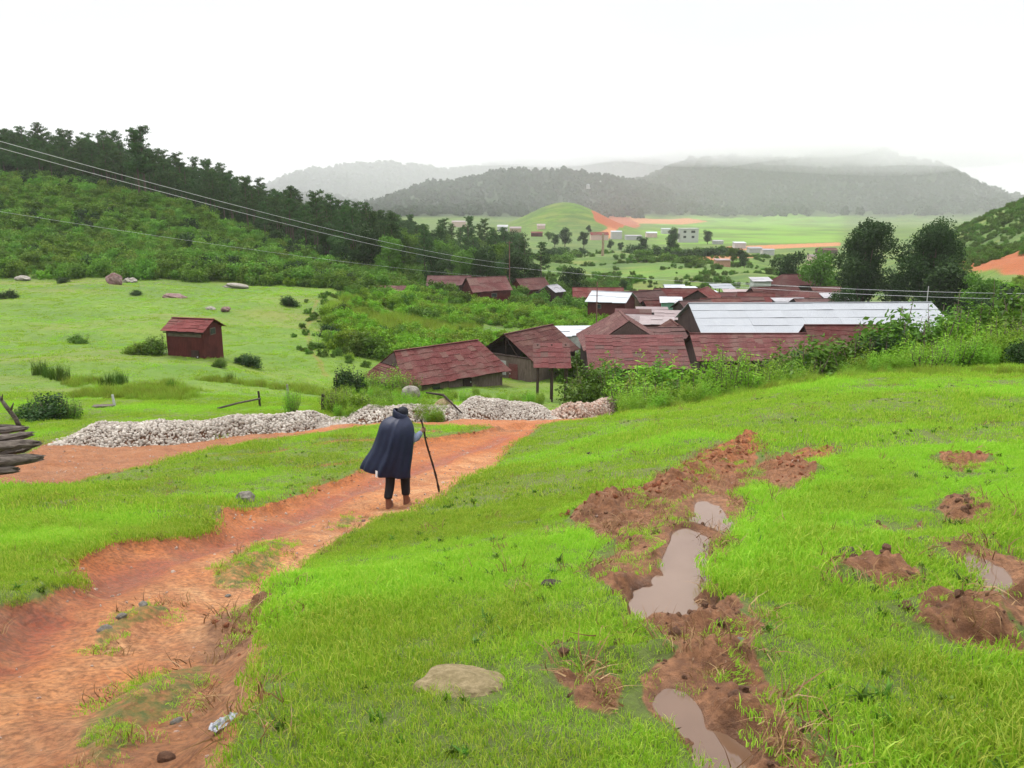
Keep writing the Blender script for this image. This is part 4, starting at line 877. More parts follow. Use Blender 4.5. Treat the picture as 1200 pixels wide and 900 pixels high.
def house(label, px, Y, L, W, rot, py_ridge, rise, roof='roofr', wall='wallr', kind='gable', over=.35, near=False, drop=None, win=(), door=None, group=None, name='house', white=None, open_gable=False, conc=None, hipf=.5, cat='house'):
    rnd = random.Random(int(px*13+Y*7)); near_t = .03 if near else .05
    c = gp(px, Y); zr = -Y*tof(py_ridge)-c.z; ze = zr-rise; o = empty(name, c, R(rot)); h, w = L/2, W/2
    g = min(hz(c.x+math.cos(R(rot))*sx*h-math.sin(R(rot))*sy*w, c.y+math.sin(R(rot))*sx*h+math.cos(R(rot))*sy*w) for sx in (-1, 1) for sy in (-1, 1))-c.z-.25
    g = min(g, ze-.4)
    rows, cols = (max(4, int(math.hypot(w, rise)/.5)), max(5, int(L/.6))) if near else (max(2, int(math.hypot(w, rise)/1.2)), max(3, int(L/1.6)))
    # walls (with gables)
    m = MB(); wt = ze+over*rise/w-.05 if kind != 'flat' else ze
    if kind in ('gable', 'gablet'):
        gz = zr-.12
        vs = [(-h, -w, g), (h, -w, g), (h, w, g), (-h, w, g), (-h, -w, wt), (h, -w, wt), (h, w, wt), (-h, w, wt)]
        fs = [(0, 1, 5, 4), (2, 3, 7, 6), (3, 2, 1, 0)]
        if kind == 'gable' and not open_gable:
            vs += [(-h, 0, gz), (h, 0, gz)]; fs += [(0, 4, 8, 7, 3), (1, 2, 6, 9, 5)]
        else: fs += [(0, 4, 7, 3), (1, 2, 6, 5)]
        m.add(vs, fs, .5)
    elif kind == 'shed':
        vs = [(-h, -w, g), (h, -w, g), (h, w, g), (-h, w, g), (-h, -w, ze-.05), (h, -w, ze-.05), (h, w, zr-.08), (-h, w, zr-.08)]
        m.add(vs, [(0, 1, 5, 4), (2, 3, 7, 6), (3, 2, 1, 0), (0, 4, 7, 3), (1, 2, 6, 5)], .5)
    elif kind == 'posts':
        for sx in (-1, 0, 1):
            for sy in (-1, 1):
                pm = MB(); pm.tube([(sx*(h-.15), sy*(w-.1), g), (sx*(h-.15)+.03, sy*(w-.1), (ze if sy < 0 else zr)-.06)], .07 if near else .09, 7); pm.build('post', M['walld'], o)
    else:
        vs = [(-h, -w, g), (h, -w, g), (h, w, g), (-h, w, g), (-h, -w, wt), (h, -w, wt), (h, w, wt), (-h, w, wt)]
        m.add(vs, [(0, 1, 5, 4), (2, 3, 7, 6), (3, 2, 1, 0), (0, 4, 7, 3), (1, 2, 6, 5)], .5)
    if m.v: m.build('wall', M[wall], o)
    # roof
    m = MB(); ox = over*.8; oe = w+over; ezz = ze
    hh = h+ox
    if kind == 'gable':
        for s in (-1, 1): sheets(m, (-hh, s*oe, ezz), (hh, s*oe, ezz), (hh, 0, zr), (-hh, 0, zr), rows, cols, near_t, near_t*.9, rnd)
        m.box((0, 0, zr+.05), (2*hh, .22, .035), 0, .3)
    elif kind in ('hip', 'gablet'):
        k = h-w*hipf; gl = .35 if kind == 'gablet' else 0
        k2 = k+w*gl
        for s in (-1, 1):
            sheets(m, (-hh, s*oe, ezz), (hh, s*oe, ezz), (k, 0, zr), (-k, 0, zr), rows, cols, near_t, near_t*.9, rnd)
            zt = zr-rise*(.45 if kind == 'gablet' else 0); yy = oe*(.45 if kind == 'gablet' else 0)
            xx = k+(hh-k)*(.45 if kind == 'gablet' else 0)
            sheets(m, (s*hh, -oe, ezz), (s*hh, oe, ezz), (s*xx, yy, zt), (s*xx, -yy, zt), max(2, rows-1), max(3, int(W/.9)), near_t, near_t*.9, rnd)
            if kind == 'gablet':
                gm = MB(); gm.add([(s*(xx-.06), -yy*.92, zt+.03), (s*(xx-.06), yy*.92, zt+.03), (s*(k+.04), 0, zr-.05), (s*(xx-.25), -yy*.92, zt+.03), (s*(xx-.25), yy*.92, zt+.03)], [(0, 1, 2), (1, 0, 3, 4)], .5); gm.build('gable_vent', M['walld'], o)
        m.box((0, 0, zr+.05), (2*k+.1, .2, .035), 0, .3)
    elif kind == 'shed' or kind == 'posts':
        sheets(m, (-hh, -oe, ze-over*(zr-ze)/W), (hh, -oe, ze-over*(zr-ze)/W), (hh, w+.1, zr), (-hh, w+.1, zr), max(rows, int(math.hypot(W, rise)/(.42 if near else 1.2))), cols, near_t, near_t*.9, rnd)
    elif kind == 'flat':
        m.box((0, 0, zr-.1), (2*hh, 2*oe, .22), 0, .2)
    rf = m.build('roof', M[roof], o)
    if near and kind in ('gable', 'gablet', 'hip') and open_gable is False:
        bm_ = MB(); bm_.tube([(-hh+.1, -w-.12, ze-.10), (hh-.1, -w-.12, ze-.10)], .05, 6, .2); bm_.build('eave_beam', M['walld'], o)
    if open_gable:          # truss of poles in the gable facing -x
        for s in (-1, 1):
            t_ = MB(); t_.tube([(s*(h+.02), -oe+.1, ezz), (s*(h+.02), 0, zr-.12)], .05, 6); t_.tube([(s*(h+.02), oe-.1, ezz), (s*(h+.02), 0, zr-.12)], .05, 6); t_.tube([(s*(h+.02), -w, ezz+.1), (s*(h+.02), w, ezz+.1)], .05, 6)
            t_.tube([(s*(h+.02), 0, ezz+.1), (s*(h+.02), 0, zr-.15)], .045, 6); t_.tube([(s*(h+.02), -w*.5, ezz+.1), (s*(h+.02), 0, zr-.3)], .035, 6); t_.build('truss', M['walld'], o)
    # fittings on the front (-y) wall: fractions along x, heights above the eave
    def on_wall(nm, fx, zc, ww, hh_, mat, side='front', proud=.03):
        b = MB()
        if side == 'front': b.box((-h+fx*L, -w-proud/2, zc), (ww, proud, hh_))
        elif side == 'left': b.box((-h-proud/2, -w+fx*W, zc), (proud, ww, hh_))
        else: b.box((h+proud/2, -w+fx*W, zc), (proud, ww, hh_))
        return b.build(nm, M[mat], o)
    for (sd, fx, dz, ww, wh) in win:
        f = on_wall('window', fx, wt-dz, ww+.16, wh+.16, 'oldwood', sd, .05); p_ = on_wall('pane', fx, wt-dz, ww, wh, 'glass', sd, .075); p_.parent = f
    if door:
        sd, fx, ww, dh, mt = door; d_ = on_wall('door', fx, g+.25+dh/2, ww, dh, mt, sd, .05)
        hm = MB(); hm.box((-h+fx*L+ww*.35, -w-.07, g+.25+dh/2) if sd == 'front' else ((-h-.07 if sd == 'left' else h+.07), -w+fx*W+ww*.35, g+.25+dh/2), (.06, .06, .08)); q = hm.build('handle', M['metal'], d_)
    if white:               # pale cladding panel low on one wall
        sd, f0, f1, z0, z1, mt = white; zc = (z0+z1)/2
        on_wall('cladding', (f0+f1)/2, wt-zc, (f1-f0)*(W if sd != 'front' else L), abs(z1-z0), mt, sd, .035)
    if conc:
        b = MB(); b.box((0, 0, (g+conc)/2), (L+.12, W+.12, conc-g)); b.build('plinth', M['conc'], o)
    tag(o, label, cat, group); return o
# --- the nearer buildings
def boards(o, x0, x1, y, z0, z1, mats, seed):
    rr = random.Random(seed); x = x0; k = 0
    m = MB()
    while x < x1:
        ww = rr.uniform(.12, .22); m.box((x+ww/2, y-rr.uniform(.012, .03), (z0+z1)/2+rr.uniform(-.08, .08)), (ww*.93, .02, (z1-z0)*rr.uniform(.9, 1.02)), 0); x += ww
    return m.build('boards', M[mats], o)
h1 = house('old plank house with sagging maroon roof nearest behind the gravel heap', 514, 60, 9.0, 4.4, 40, 405, 2.15, 'roofr', 'wallb', 'gablet', .55, True, win=(('front', .30, 1.0, .7, .5),), door=('front', .62, .8, 1.5, 'walld'), hipf=.30)
boards(h1, -4.5, .9, -2.21, h1.children[0].data.vertices[0].co.z+.1, h1.children[0].data.vertices[4].co.z-.1, 'wallb', 3)
boards(h1, 1.4, 2.4, -2.21, h1.children[0].data.vertices[0].co.z+.1, h1.children[0].data.vertices[4].co.z-.1, 'oldwood', 4)
m = MB(); zz_ = h1.children[0].data.vertices[4].co.z; m.box((3.4, -2.24, zz_-1.3), (1.9, .03, 1.3)); m.build('panel', M['wallr'], h1)
m = MB(); m.box((3.3, -2.26, zz_-.55), (2.4, .05, .16)); m.build('plank_trim', M['oldwood'], h1)
house('brown roofed house with open pole gable and red door beside the plank house', 620, 68, 6.4, 5.2, 52, 386, 1.9, 'roofb', 'wallb', 'gable', .35, True, open_gable=True, door=('left', .35, .9, 1.7, 'roofred'), white=('left', .5, 1.0, .55, 1.75, 'wallw'))
house('small open shelter with red corrugated roof on leaning posts', 646, 55.5, 2.3, 1.9, 0, 405, 1.25, 'roofred', 'walld', 'posts', .2, True, cat='shelter', name='shelter')
house('wide red sheet roofed shed facing us behind the leafy bush', 744, 57.5, 6.9, 3.4, 0, 397, 1.75, 'roofred', 'walld', 'shed', .25, True, cat='shed', name='shed')
house('brown hipped house whose dark triangular gable points at us', 729, 68, 8.0, 6.6, 90, 370, 2.3, 'roofb', 'walld', 'gablet', .4, True, hipf=.25)
house('low flat pale metal roof between the brown houses', 676, 78, 4.6, 3.4, 4, 385, .45, 'roofw', 'conc', 'shed', .15, False, cat='shed', name='shed')
house('very long hall with pale sheet metal roof, biggest roof of the village', 944, 77, 23.2, 9.6, 2, 355, 2.15, 'roofw', 'walld', 'gable', .3, False, cat='hall', name='hall')
house('long dark red roofed shed in front of the left half of the pale hall', 873, 65, 9.0, 5.4, 0, 391, 1.7, 'roofr', 'walld', 'gable', .35, True, cat='shed', name='shed')
house('dark red roofed shed in front of the right half of the pale hall', 988, 66.5, 6.9, 5.4, 0, 381, 2.2, 'roofr', 'walld', 'gable', .3, True, cat='shed', name='shed')
house('small red hut with maroon roof alone in the green meadow', 230, 58.5, 3.05, 2.3, -14, 373.5, .75, 'roofred', 'wallr', 'gable', .3, True, win=(('right', .5, .25, .5, .35),), white=('front', .05, .95, .30, .55, 'oldwood'), door=('front', .75, .62, .95, 'walld'), cat='hut', name='hut')
# --- the middle of the village
V = [
 ('maroon roofed house at the left end of the village', 527, 142, 7.2, 5, 0, 323, 1.5, 'roofr', 'walld', 'gable', dict(win=(('front', .3, 1, .8, .7), ('front', .7, 1, .8, .7)))),
 ('maroon house with white lower wall in the left village group', 570, 132, 6.4, 5.6, 22, 324.5, 2.1, 'roofr', 'wallr', 'gable', dict(white=('left', .05, .62, 1.0, 2.4, 'wallw'), win=(('front', .55, .8, .8, .5),))),
 ('brown roofed gabled house right of the white walled one', 621, 146, 5.4, 5, 28, 326, 1.8, 'roofb', 'wallr', 'gable', dict(win=(('front', .5, .9, .7, .6),))),
 ('small grey brown shed with dark gable beside the dark round tree', 647, 142, 2.6, 3, 50, 334, 1.1, 'roofg', 'walld', 'gable', {}),
 ('low brown shed at the far edge of the meadow', 456, 122, 4.4, 3, 0, 336, .6, 'roofb', 'walld', 'shed', {}),
 ('long maroon roofed house behind the pale roofed brown house', 700, 138, 8.2, 5, -2, 337, 1.5, 'roofr', 'wallr', 'gable', {}),
 ('brown walled house with pale metal roof and grey block base', 716, 118, 5.6, 5.2, -24, 342, 1.2, 'roofw', 'wallr', 'gable', dict(conc=-.1, win=(('front', .3, .8, .6, .5),))),
 ('brown roofed house with tan board wall in the middle of the village', 756, 122, 5.4, 5.2, 30, 341, 1.9, 'roofb', 'wallt', 'gable', dict(win=(('front', .4, .9, .7, .6),))),
 ('maroon roofed house just behind the tan walled house', 792, 131, 7.0, 5, 0, 338, 1.6, 'roofr', 'wallr', 'gable', {}),
 ('maroon gabled house near the left end of the pale hall', 822, 127, 5.6, 5, 62, 338, 1.8, 'roofr', 'walld', 'gable', {}),
 ('small house with pale roof and green door wall', 785, 116, 2.7, 2.4, -8, 349, .5, 'roofw', 'greenwall', 'shed', {}),
 ('lowest maroon roof beside the small pale roofs', 741, 97, 3.9, 3.0, -8, 364, .7, 'roofr', 'walld', 'shed', {}),
 ('narrow pale roof above the small pink roofs', 763, 103, 3.6, 2.4, -6, 361, .35, 'roofp', 'walld', 'shed', {}),
 ('square whitish roof just right of the brown hipped house', 749, 86, 2.9, 3.0, -12, 371, .5, 'roofp', 'wallr', 'shed', {}),
 ('pink white roof on a dark brown shed in the middle of the cluster', 768, 83, 3.0, 2.6, -10, 373, .45, 'roofp', 'wallr', 'shed', {}),
 ('faded corrugated pink roof touching the left end of the hall', 783, 93, 2.9, 3.6, -8, 366, .6, 'roofp', 'walld', 'shed', {}),
 ('little maroon gabled house left of the pale hall', 788, 76, 3.4, 2.7, 90, 378, 1.1, 'roofb', 'walld', 'gable', {}),
 ('small white roof at the back left of the village', 789, 170, 3.9, 3, 0, 333.5, .5, 'roofw', 'conc', 'gable', {}),
 ('white roofed shed beside the small white roof', 808, 166, 2.8, 3, 8, 336.5, .5, 'roofw', 'wallw', 'shed', {}),
 ('pale roofed open pavilion on posts behind the village', 845, 164, 4.0, 3.2, 4, 333.5, .6, 'roofw', 'walld', 'posts', dict(name='pavilion', cat='pavilion')),
 ('pinkish roof in front of the open pavilion', 862, 148, 4.2, 3.5, -5, 340, .7, 'roofp', 'walld', 'shed', {}),
 ('long low maroon roof in front of the pinkish roof', 838, 138, 7.5, 4.5, 5, 343, 1.2, 'roofr', 'walld', 'gable', {}),
 ('maroon roof with a pale edge close behind the hall', 868, 118, 5.5, 4.4, -4, 348, 1.0, 'roofr', 'walld', 'gable', {}),
 ('topmost hipped maroon roof left of the big dark trees', 925, 152, 6.6, 5.6, 10, 321.5, 1.9, 'roofr', 'walld', 'hip', {}),
 ('broad maroon gabled roof in front of the topmost hipped roof', 905, 136, 7.8, 6, 8, 336, 2.0, 'roofr', 'wallr', 'gable', {}),
 ('maroon roof at the right of the broad gabled one', 940, 128, 6.2, 5, -22, 341, 1.6, 'roofr', 'walld', 'hip', {}),
 ('grey white roofed shed under the big dark trees', 984, 126, 5.6, 3.4, -2, 345, .6, 'roofg', 'walld', 'shed', {}),
 ('dark brown house half hidden between the maroon roofs and trees', 965, 140, 5, 4, 5, 336, 1.2, 'roofb', 'walld', 'gable', {}),
 ('pale green grey wall shed left of the topmost roof', 889, 150, 3.2, 2.6, 0, 325.5, .5, 'roofg', 'palewall', 'shed', {}),
 ('brown roof squeezed behind the red shed and the little gabled house', 772, 71, 3.6, 2.6, 10, 384, .8, 'roofb', 'walld', 'gable', {}),
 ('dark maroon roof left of the small green walled house', 768, 118, 3.6, 3.4, 12, 352, 1., 'roofr', 'walld', 'gable', {}),
 ('grey roof between the green walled house and the hall', 806, 112, 3.4, 3, -10, 355, .6, 'roofg', 'walld', 'shed', {}),
 ('brown gabled roof just over the left end of the hall', 812, 104, 4.2, 3.6, 20, 352, 1.2, 'roofb', 'walld', 'gable', {}),
 ('maroon roof at the middle of the row over the hall', 842, 112, 5.2, 4.2, 4, 349.5, 1.1, 'roofb', 'walld', 'gable', {}),
 ('white roof strip between the maroon roofs at the back', 826, 146, 4.2, 3, 6, 341.5, .4, 'roofw', 'walld', 'shed', {}),
 ('small brown gable left of the pinkish roof at the back', 800, 148, 4.4, 4, 40, 339, 1.3, 'roofb', 'walld', 'gable', {}),
 ('maroon roof right of the long low maroon one', 884, 126, 5.2, 4.4, -14, 343, 1.3, 'roofr', 'walld', 'gable', {}),
 ('grey white roof in front of the broad gabled maroon roof', 925, 116, 4.4, 3, 2, 350.5, .5, 'roofg', 'walld', 'shed', {}),
 ('rusty brown roof right behind the hall near the dark trees', 950, 112, 5.0, 4, 4, 350, 1.0, 'roofb', 'walld', 'gable', {}),
 ('maroon roof right of the tan walled house by the back row', 766, 140, 5.0, 4.5, -6, 340, 1.3, 'roofr', 'walld', 'gable', {}),
 ('brown shed low behind the pale roofed brown house', 736, 134, 4.6, 4, 14, 341.5, 1.2, 'roofb', 'walld', 'gable', {}),
]
M['greenwall'] = mat_simple('green_wall', (.12, .30, .22), (.2, .4, .3), 2, bump=.2); M['palewall'] = mat_simple('pale_green_wall', (.30, .36, .30), (.42, .46, .40), 2, bump=.2)
for (lb, px, Y, L_, W_, rt, pr, rise, rf, wl, kd, kw) in V: house(lb, px, Y, L_, W_, rt, pr, rise, rf, wl, kd, .35, False, group='village houses', **kw)
# low sheets at the meadow edge
for lb, px, Y, L_, W_, py in (('low pale sheet roof lying almost on the meadow edge, left one', 397, 119, 4.0, 1.6, 344.5), ('low pale sheet roof lying almost on the meadow edge, right one', 424, 120.5, 3.6, 2.0, 342.5), ('tiny pale sheet at the meadow edge left of the low roofs', 361, 121, 1.8, 1.2, 344)):
    house(lb, px, Y, L_, W_, -3, py, .25, 'roofw', 'walld', 'shed', .1, False, cat='shed', name='shed')
# --- the valley
M['brick'] = mat_simple('tan_brick', (.36, .19, .13), (.46, .28, .20), 3, bump=.3)
W4 = dict(win=(('front', .25, 1.6, 1.5, 1.2), ('front', .7, 1.6, 2.2, 1.2), ('front', .25, 4.6, 1.5, 1.2), ('front', .7, 4.6, 1.5, 1.2)))
D = [   # label, px, foot py, width px, height px, rise m, roof, wall, kind
 ('white two storey building with flat roof standing in the valley fields', 806, 284, 21, 16, .3, 'conc', 'wallw', 'flat', W4),
 ('red roofed building beside the thick pale post in the valley', 702, 281, 20, 8.5, 1.6, 'roofred', 'wallp', 'gable', {}),
 ('white house right of the red roofed valley building', 722, 280, 12, 9, .6, 'roofw', 'wallw', 'shed', {}),
 ('low pale wall building in the valley row', 742, 281, 18, 5, .5, 'roofg', 'wallw', 'shed', {}),
 ('pale roofed building left of the dark trees in the valley row', 763, 278, 12, 6, .9, 'roofw', 'wallp', 'gable', {}),
 ('white shed behind the dark valley trees', 780, 274, 10, 6, .6, 'roofw', 'wallw', 'shed', {}),
 ('small pale house at the left of the green mound', 589, 271, 12, 7, 1.2, 'roofg', 'wallw', 'gable', {}),
 ('tan roofed house below the green mound', 604, 272, 13, 6, 1.2, 'roofp', 'wallt', 'gable', {}),
 ('red shack on the slope left of the round dark tree', 629, 277, 13, 5, .8, 'roofred', 'wallr', 'gable', {}),
 ('tan walled house below the mound behind the red shack', 634, 268, 9, 5, 1., 'roofp', 'wallp', 'gable', {}),
 ('tan brick kiosk with pale roof standing alone in the near fields', 846, 317, 16, 13, .3, 'roofp', 'brick', 'shed', {}),
 ('pale shed at the left of the right hand valley row', 866, 291, 13, 7, .5, 'roofw', 'wallw', 'shed', {}),
 ('long grey roofed shed in the right hand valley row', 884, 296, 15, 6, .5, 'roofg', 'conc', 'shed', {}),
 ('white roofed shed near the dark round bush in the fields', 899, 299, 13, 7, .5, 'roofw', 'wallw', 'gable', {}),
 ('brown roofed house at the field edge left of the big trees', 968, 298, 20, 7, .9, 'roofb', 'wallb', 'gable', {}),
 ('pale walled house below the brown roofed one at the field edge', 958, 308, 20, 9, .5, 'roofp', 'wallp', 'shed', {}),
 ('small grey building among the fields at the far road', 841, 286, 11, 4, .4, 'roofg', 'conc', 'shed', {}),
 ('orange roofed house beyond the pines', 538, 266, 16, 7, 1.2, 'roofp', 'wallp', 'gable', {}),
]
for (lb, px, pb, wp, hp, rise, rf, wl, kd, kw) in D:
    gg = ground_at(px, pb, 200); Y_ = float(np.hypot(gg[1], 0)); L_ = wp*Y_/942; house(lb, px, Y_, L_, min(7, L_*.8), 0, pb-hp-.5, rise, rf, wl, kd, .3, False, group='houses in the valley', **kw)
for (lb, px, Y_, L_, W_, rt, pr, rise, rf, wl, kd, kw) in [('pale house glimpsed above the left forest', 396, 330, 5.0, 5, 5, 238, 1.2, 'roofw', 'wallw', 'gable', {}), ('white house glimpsed between the pines', 456, 300, 4, 4, 5, 258, 1.0, 'roofw', 'wallw', 'gable', {})]: house(lb, px, Y_, L_, W_, rt, pr, rise, rf, wl, kd, .4, False, group='houses in the valley', **kw)
for i, (px, py) in enumerate([(596, 210), (606, 208), (617, 210), (703, 218), (690, 220), (470, 214), (384, 218), (394, 219), (438, 208)]):
    g_ = ground_at(px, py, 600); c_ = Vector((g_[0], g_[1], hz(*g_)))
    lb = ['leftmost white house of the three on the wooded ridge', 'middle white house of the three on the wooded ridge', 'rightmost white house of the three on the wooded ridge', 'hazy house on the ridge below the cloud', 'hazy house left of the one below the cloud', 'white house low on the far left ridge', 'leftmost hazy house beyond the end of the left forest', 'second hazy house beyond the end of the left forest', 'tiny house high on the pale far left hill'][i]
    o = empty('house', c_, .2*i); tag(o, lb, 'house', 'far houses on the ridges'); s = c_.y/1900.
    m = MB(); m.box((0, 0, 4.5*s), (11*s, 7*s, 9*s)); m.build('wall', M['wallw'], o)
    m = MB(); m.quadslab((-6*s, -4*s, 9*s), (6*s, -4*s, 9*s), (6*s, 0, 11*s), (-6*s, 0, 11*s), .2); m.quadslab((6*s, 4*s, 9*s), (-6*s, 4*s, 9*s), (-6*s, 0, 11*s), (6*s, 0, 11*s), .2); m.build('roof', M['roofw'], o)
# ------------------------------------------------------------------ plants
def leafquads(P, Nrm, size, r, aspect=.55, droop=0):
    n = len(P); a = r.normal(size=(n, 3)); N_ = Nrm+a*.75; N_ /= np.linalg.norm(N_, axis=1)[:, None]
    t = np.cross(N_, r.normal(size=(n, 3))); t /= np.linalg.norm(t, axis=1)[:, None]; t[:, 2] -= droop; b = np.cross(N_, t)
    s = (size*(.6+.8*r.random(n)))[:, None] if not hasattr(size, '__len__') else size[:, None]
    return np.stack([P-t*s*.5, P+b*s*.5*aspect, P+t*s*.5, P-b*s*.5*aspect], 1)
def crownmesh(blobs, n, size, seed, aspect=.55, fill=.35, droop=0, tonevar=.5):
    """blobs: (cx,cy,cz,rx,ry,rz)"""
    r = np.random.default_rng(seed); B = np.array(blobs, float); w = B[:, 3]*B[:, 4]+B[:, 4]*B[:, 5]; w /= w.sum()
    k = r.choice(len(B), n, p=w); d = r.normal(size=(n, 3)); d /= np.linalg.norm(d, axis=1)[:, None]
    rad = 1-fill*r.random(n)**1.6+.10*r.normal(size=n)
    # clumpy surface: leave gaps
    ph = fbm(d[:, 0]*2.3+k*5.1, d[:, 1]*2.3+d[:, 2]*2.1+k, 3, seed); rad *= 1+.28*ph
    P = B[k, :3]+d*B[k, 3:]*rad[:, None]
    keep = (ph > -.38); P, d, k = P[keep], d[keep], k[keep]
    Q = leafquads(P, d, size, r, aspect, droop); n = len(P)
    bt = r.random(len(B)); tone = np.clip(bt[k]*.45+tonevar*r.random(n), 0, 1)
    return Q, tone
def quads_to_mesh(name, Q, tone):
    n = len(Q); return np_mesh(name, Q.reshape(-1, 3), [np.arange(n*4).reshape(n, 4)], {'tone': tone})
def trunkmesh(h, r0, limbs, seed, bend=.15):
    rr = random.Random(seed); m = MB(); n = 8; pts = []; x = y = 0
    for i in range(n):
        pts.append((x, y, -.4+(h+.4)*i/(n-1))); x += rr.uniform(-bend, bend); y += rr.uniform(-bend, bend)
    m.tube(pts, [r0*(1-.75*i/(n-1)) for i in range(n)], 8)
    for (z, dx, dy, dz, r) in limbs:
        i = min(n-1, max(0, int((z+.4)/(h+.4)*(n-1)))); p = Vector(pts[i]); p.z = z
        m.tube([p, p+Vector((dx*.5, dy*.5, dz*.35)), p+Vector((dx, dy, dz))], [r, r*.7, r*.3], 5)
    return m.mesh('trunk', True)
def mk_pine(seed, h=12.):
    r = np.random.default_rng(seed); limbs = []; blobs = []
    z = h*(.36+.1*r.random())
    while z < h*.97:
        f = (h-z)/(h*.6); nb = int(3+r.random()*3)
        for _ in range(nb):
            a = r.random()*6.28; L_ = (.35+.65*min(1, f*1.15))*h*.185*(.55+.7*r.random())
            limbs.append((z, L_*math.cos(a), L_*math.sin(a), .25+L_*.22, .05)); bs = .38+.35*r.random()+.06*h*.4*f
            blobs.append((L_*.85*math.cos(a), L_*.85*math.sin(a), z+.3+L_*.2, bs, bs, bs*.5)); blobs.append((L_*.4*math.cos(a), L_*.4*math.sin(a), z+.2, bs*.7, bs*.7, bs*.4))
        z += h*(.045+.03*r.random())
    blobs.append((0, 0, h*.96, .5, .5, .5))
    Q, t = crownmesh(blobs, 3600, .40, seed, .32, .9, .2)
    return trunkmesh(h*.97, .16+.05*r.random(), limbs, seed, .09), quads_to_mesh('crown', Q, t)
def mk_broad(seed, h, rw, z0, n, size, nb=16, r0=.22, aspect=.6):
    r = np.random.default_rng(seed); blobs = []; limbs = []
    for i in range(nb):
        a = r.random()*6.28; u = (i+.5)/nb; z = z0+(h-z0)*(.10+.80*u); rr = rw*math.sqrt(max(.05, 1-(2*(z-z0)/(h-z0)-.95)**2*.85))*((.35+.5*r.random()) if i % 3 else .18*r.random())
        s = rw*(.30+.18*r.random()); blobs.append((rr*math.cos(a), rr*math.sin(a), z, s, s, s*.8)); limbs.append((z0*.7+.15*(z-z0), rr*.7*math.cos(a), rr*.7*math.sin(a), (z-z0)*.75, r0*.35))
    Q, t = crownmesh(blobs, n, size, seed, aspect, .5)
    return trunkmesh(z0+(h-z0)*.55, r0, limbs, seed, .12), quads_to_mesh('crown', Q, t)
def mk_bush(seed, n=2600, size=.11, tall=1.0, nb=12, spiky=0, aspect=.5):
    """about 1 m wide/high, to be scaled"""
    r = np.random.default_rng(seed); blobs = []
    for i in range(nb):
        a = r.random()*6.28; rr = .42*math.sqrt(r.random()); z = (.12+.72*r.random()*(1-rr*.9))*tall; s = .15+.13*r.random(); blobs.append((rr*math.cos(a), rr*math.sin(a), z, s, s, s*(.9+spiky)))
    Q, t = crownmesh(blobs, n, size, seed, aspect, .75)
    st = MB()
    for b in blobs: st.tube([(b[0]*.2, b[1]*.2, -.08), (b[0]*.6, b[1]*.6, b[2]*.5), (b[0], b[1], b[2]+b[5]*.5)], [.014, .010, .005], 4)
    if spiky:      # upright shoots with leaf pairs
        ex = []
        for i in range(int(16*spiky)):
            a = r.random()*6.28; rr = .45*math.sqrt(r.random()); h = tall*(.75+.45*r.random()); x, y = rr*math.cos(a), rr*math.sin(a); lx, ly = r.normal(0, .07, 2)
            st.tube([(x*.5, y*.5, 0), (x+lx*.5, y+ly*.5, h*.6), (x+lx, y+ly, h)], [.010, .007, .003], 4)
            k = 34; tt = .35+.65*r.random(k); P = np.stack([x*(.5+.5*np.minimum(1, tt*1.6))+lx*tt, y*(.5+.5*np.minimum(1, tt*1.6))+ly*tt, h*tt], 1)+r.normal(0, .035, (k, 3)); ex.append(P)
        P = np.concatenate(ex); Q2 = leafquads(P, np.tile([0, 0, 1.], (len(P), 1)), size*.9, r, .35); Q = np.concatenate([Q, Q2]); t = np.concatenate([t, .4+.6*r.random(len(P))])
    return st.mesh('stems', True), quads_to_mesh('foliage', Q, t)
PROT = {}
PROT['pine'] = [mk_pine(s, 10.5+s*.8) for s in range(5)]
PROT['big'] = [mk_broad(11, 15.5, 4.0, 3.4, 26000, .32, 34, .42), mk_broad(12, 14.8, 4.9, 3.0, 28000, .32, 38, .42)]
PROT['broad'] = [mk_broad(20+s, 8., 3.2, 1.6, 4200, .36, 15) for s in range(4)]
PROT['bush'] = [mk_bush(30+s, 3600, .075, .95, 14, .6) for s in range(5)]
PROT['weed'] = [mk_bush(40+s, 1500, .07, 1.0, 8, 2.2, .4) for s in range(4)]
PROT['shrub'] = [mk_bush(50+s, 1700, .085, .9, 12, 0, .6) for s in range(5)]
def plant(name, label, kind, v, p, s, leaf, cat, group=None, rz=None, bark='bark', sx=1.):
    o = empty(name, p, random.uniform(0, 6.28) if rz is None else rz); tag(o, label, cat, group); tr_, cr_ = PROT[kind][v % len(PROT[kind])]
    nm = ('trunk', 'crown') if kind in ('pine', 'big', 'broad') else ('stems', 'foliage')
    for me, n_, mt in ((tr_, nm[0], M[bark]), (cr_, nm[1], M[leaf])):
        q = bpy.data.objects.new(n_, me); COL.objects.link(q); q.parent = o
        if not len(me.materials): me.materials.append(mt)
        if me.materials[0] != mt: q.material_slots[0].link = 'OBJECT'; q.material_slots[0].material = mt
    o.scale = (s*sx, s*sx, s); return o
HS = [(o.location.x, o.location.y, max([abs(v[0]) for c in o.children if c.type == 'MESH' for v in c.bound_box]+[2])) for o in bpy.data.objects if o.type == 'EMPTY' and o.get('category') in ('house', 'shed', 'hall', 'hut', 'shelter', 'pavilion') and o.location.y < 320]
def clear(x, y, pad=.6):
    return all((x-a)**2+(y-b)**2 > (c*.85+pad)**2 for a, b, c in HS)
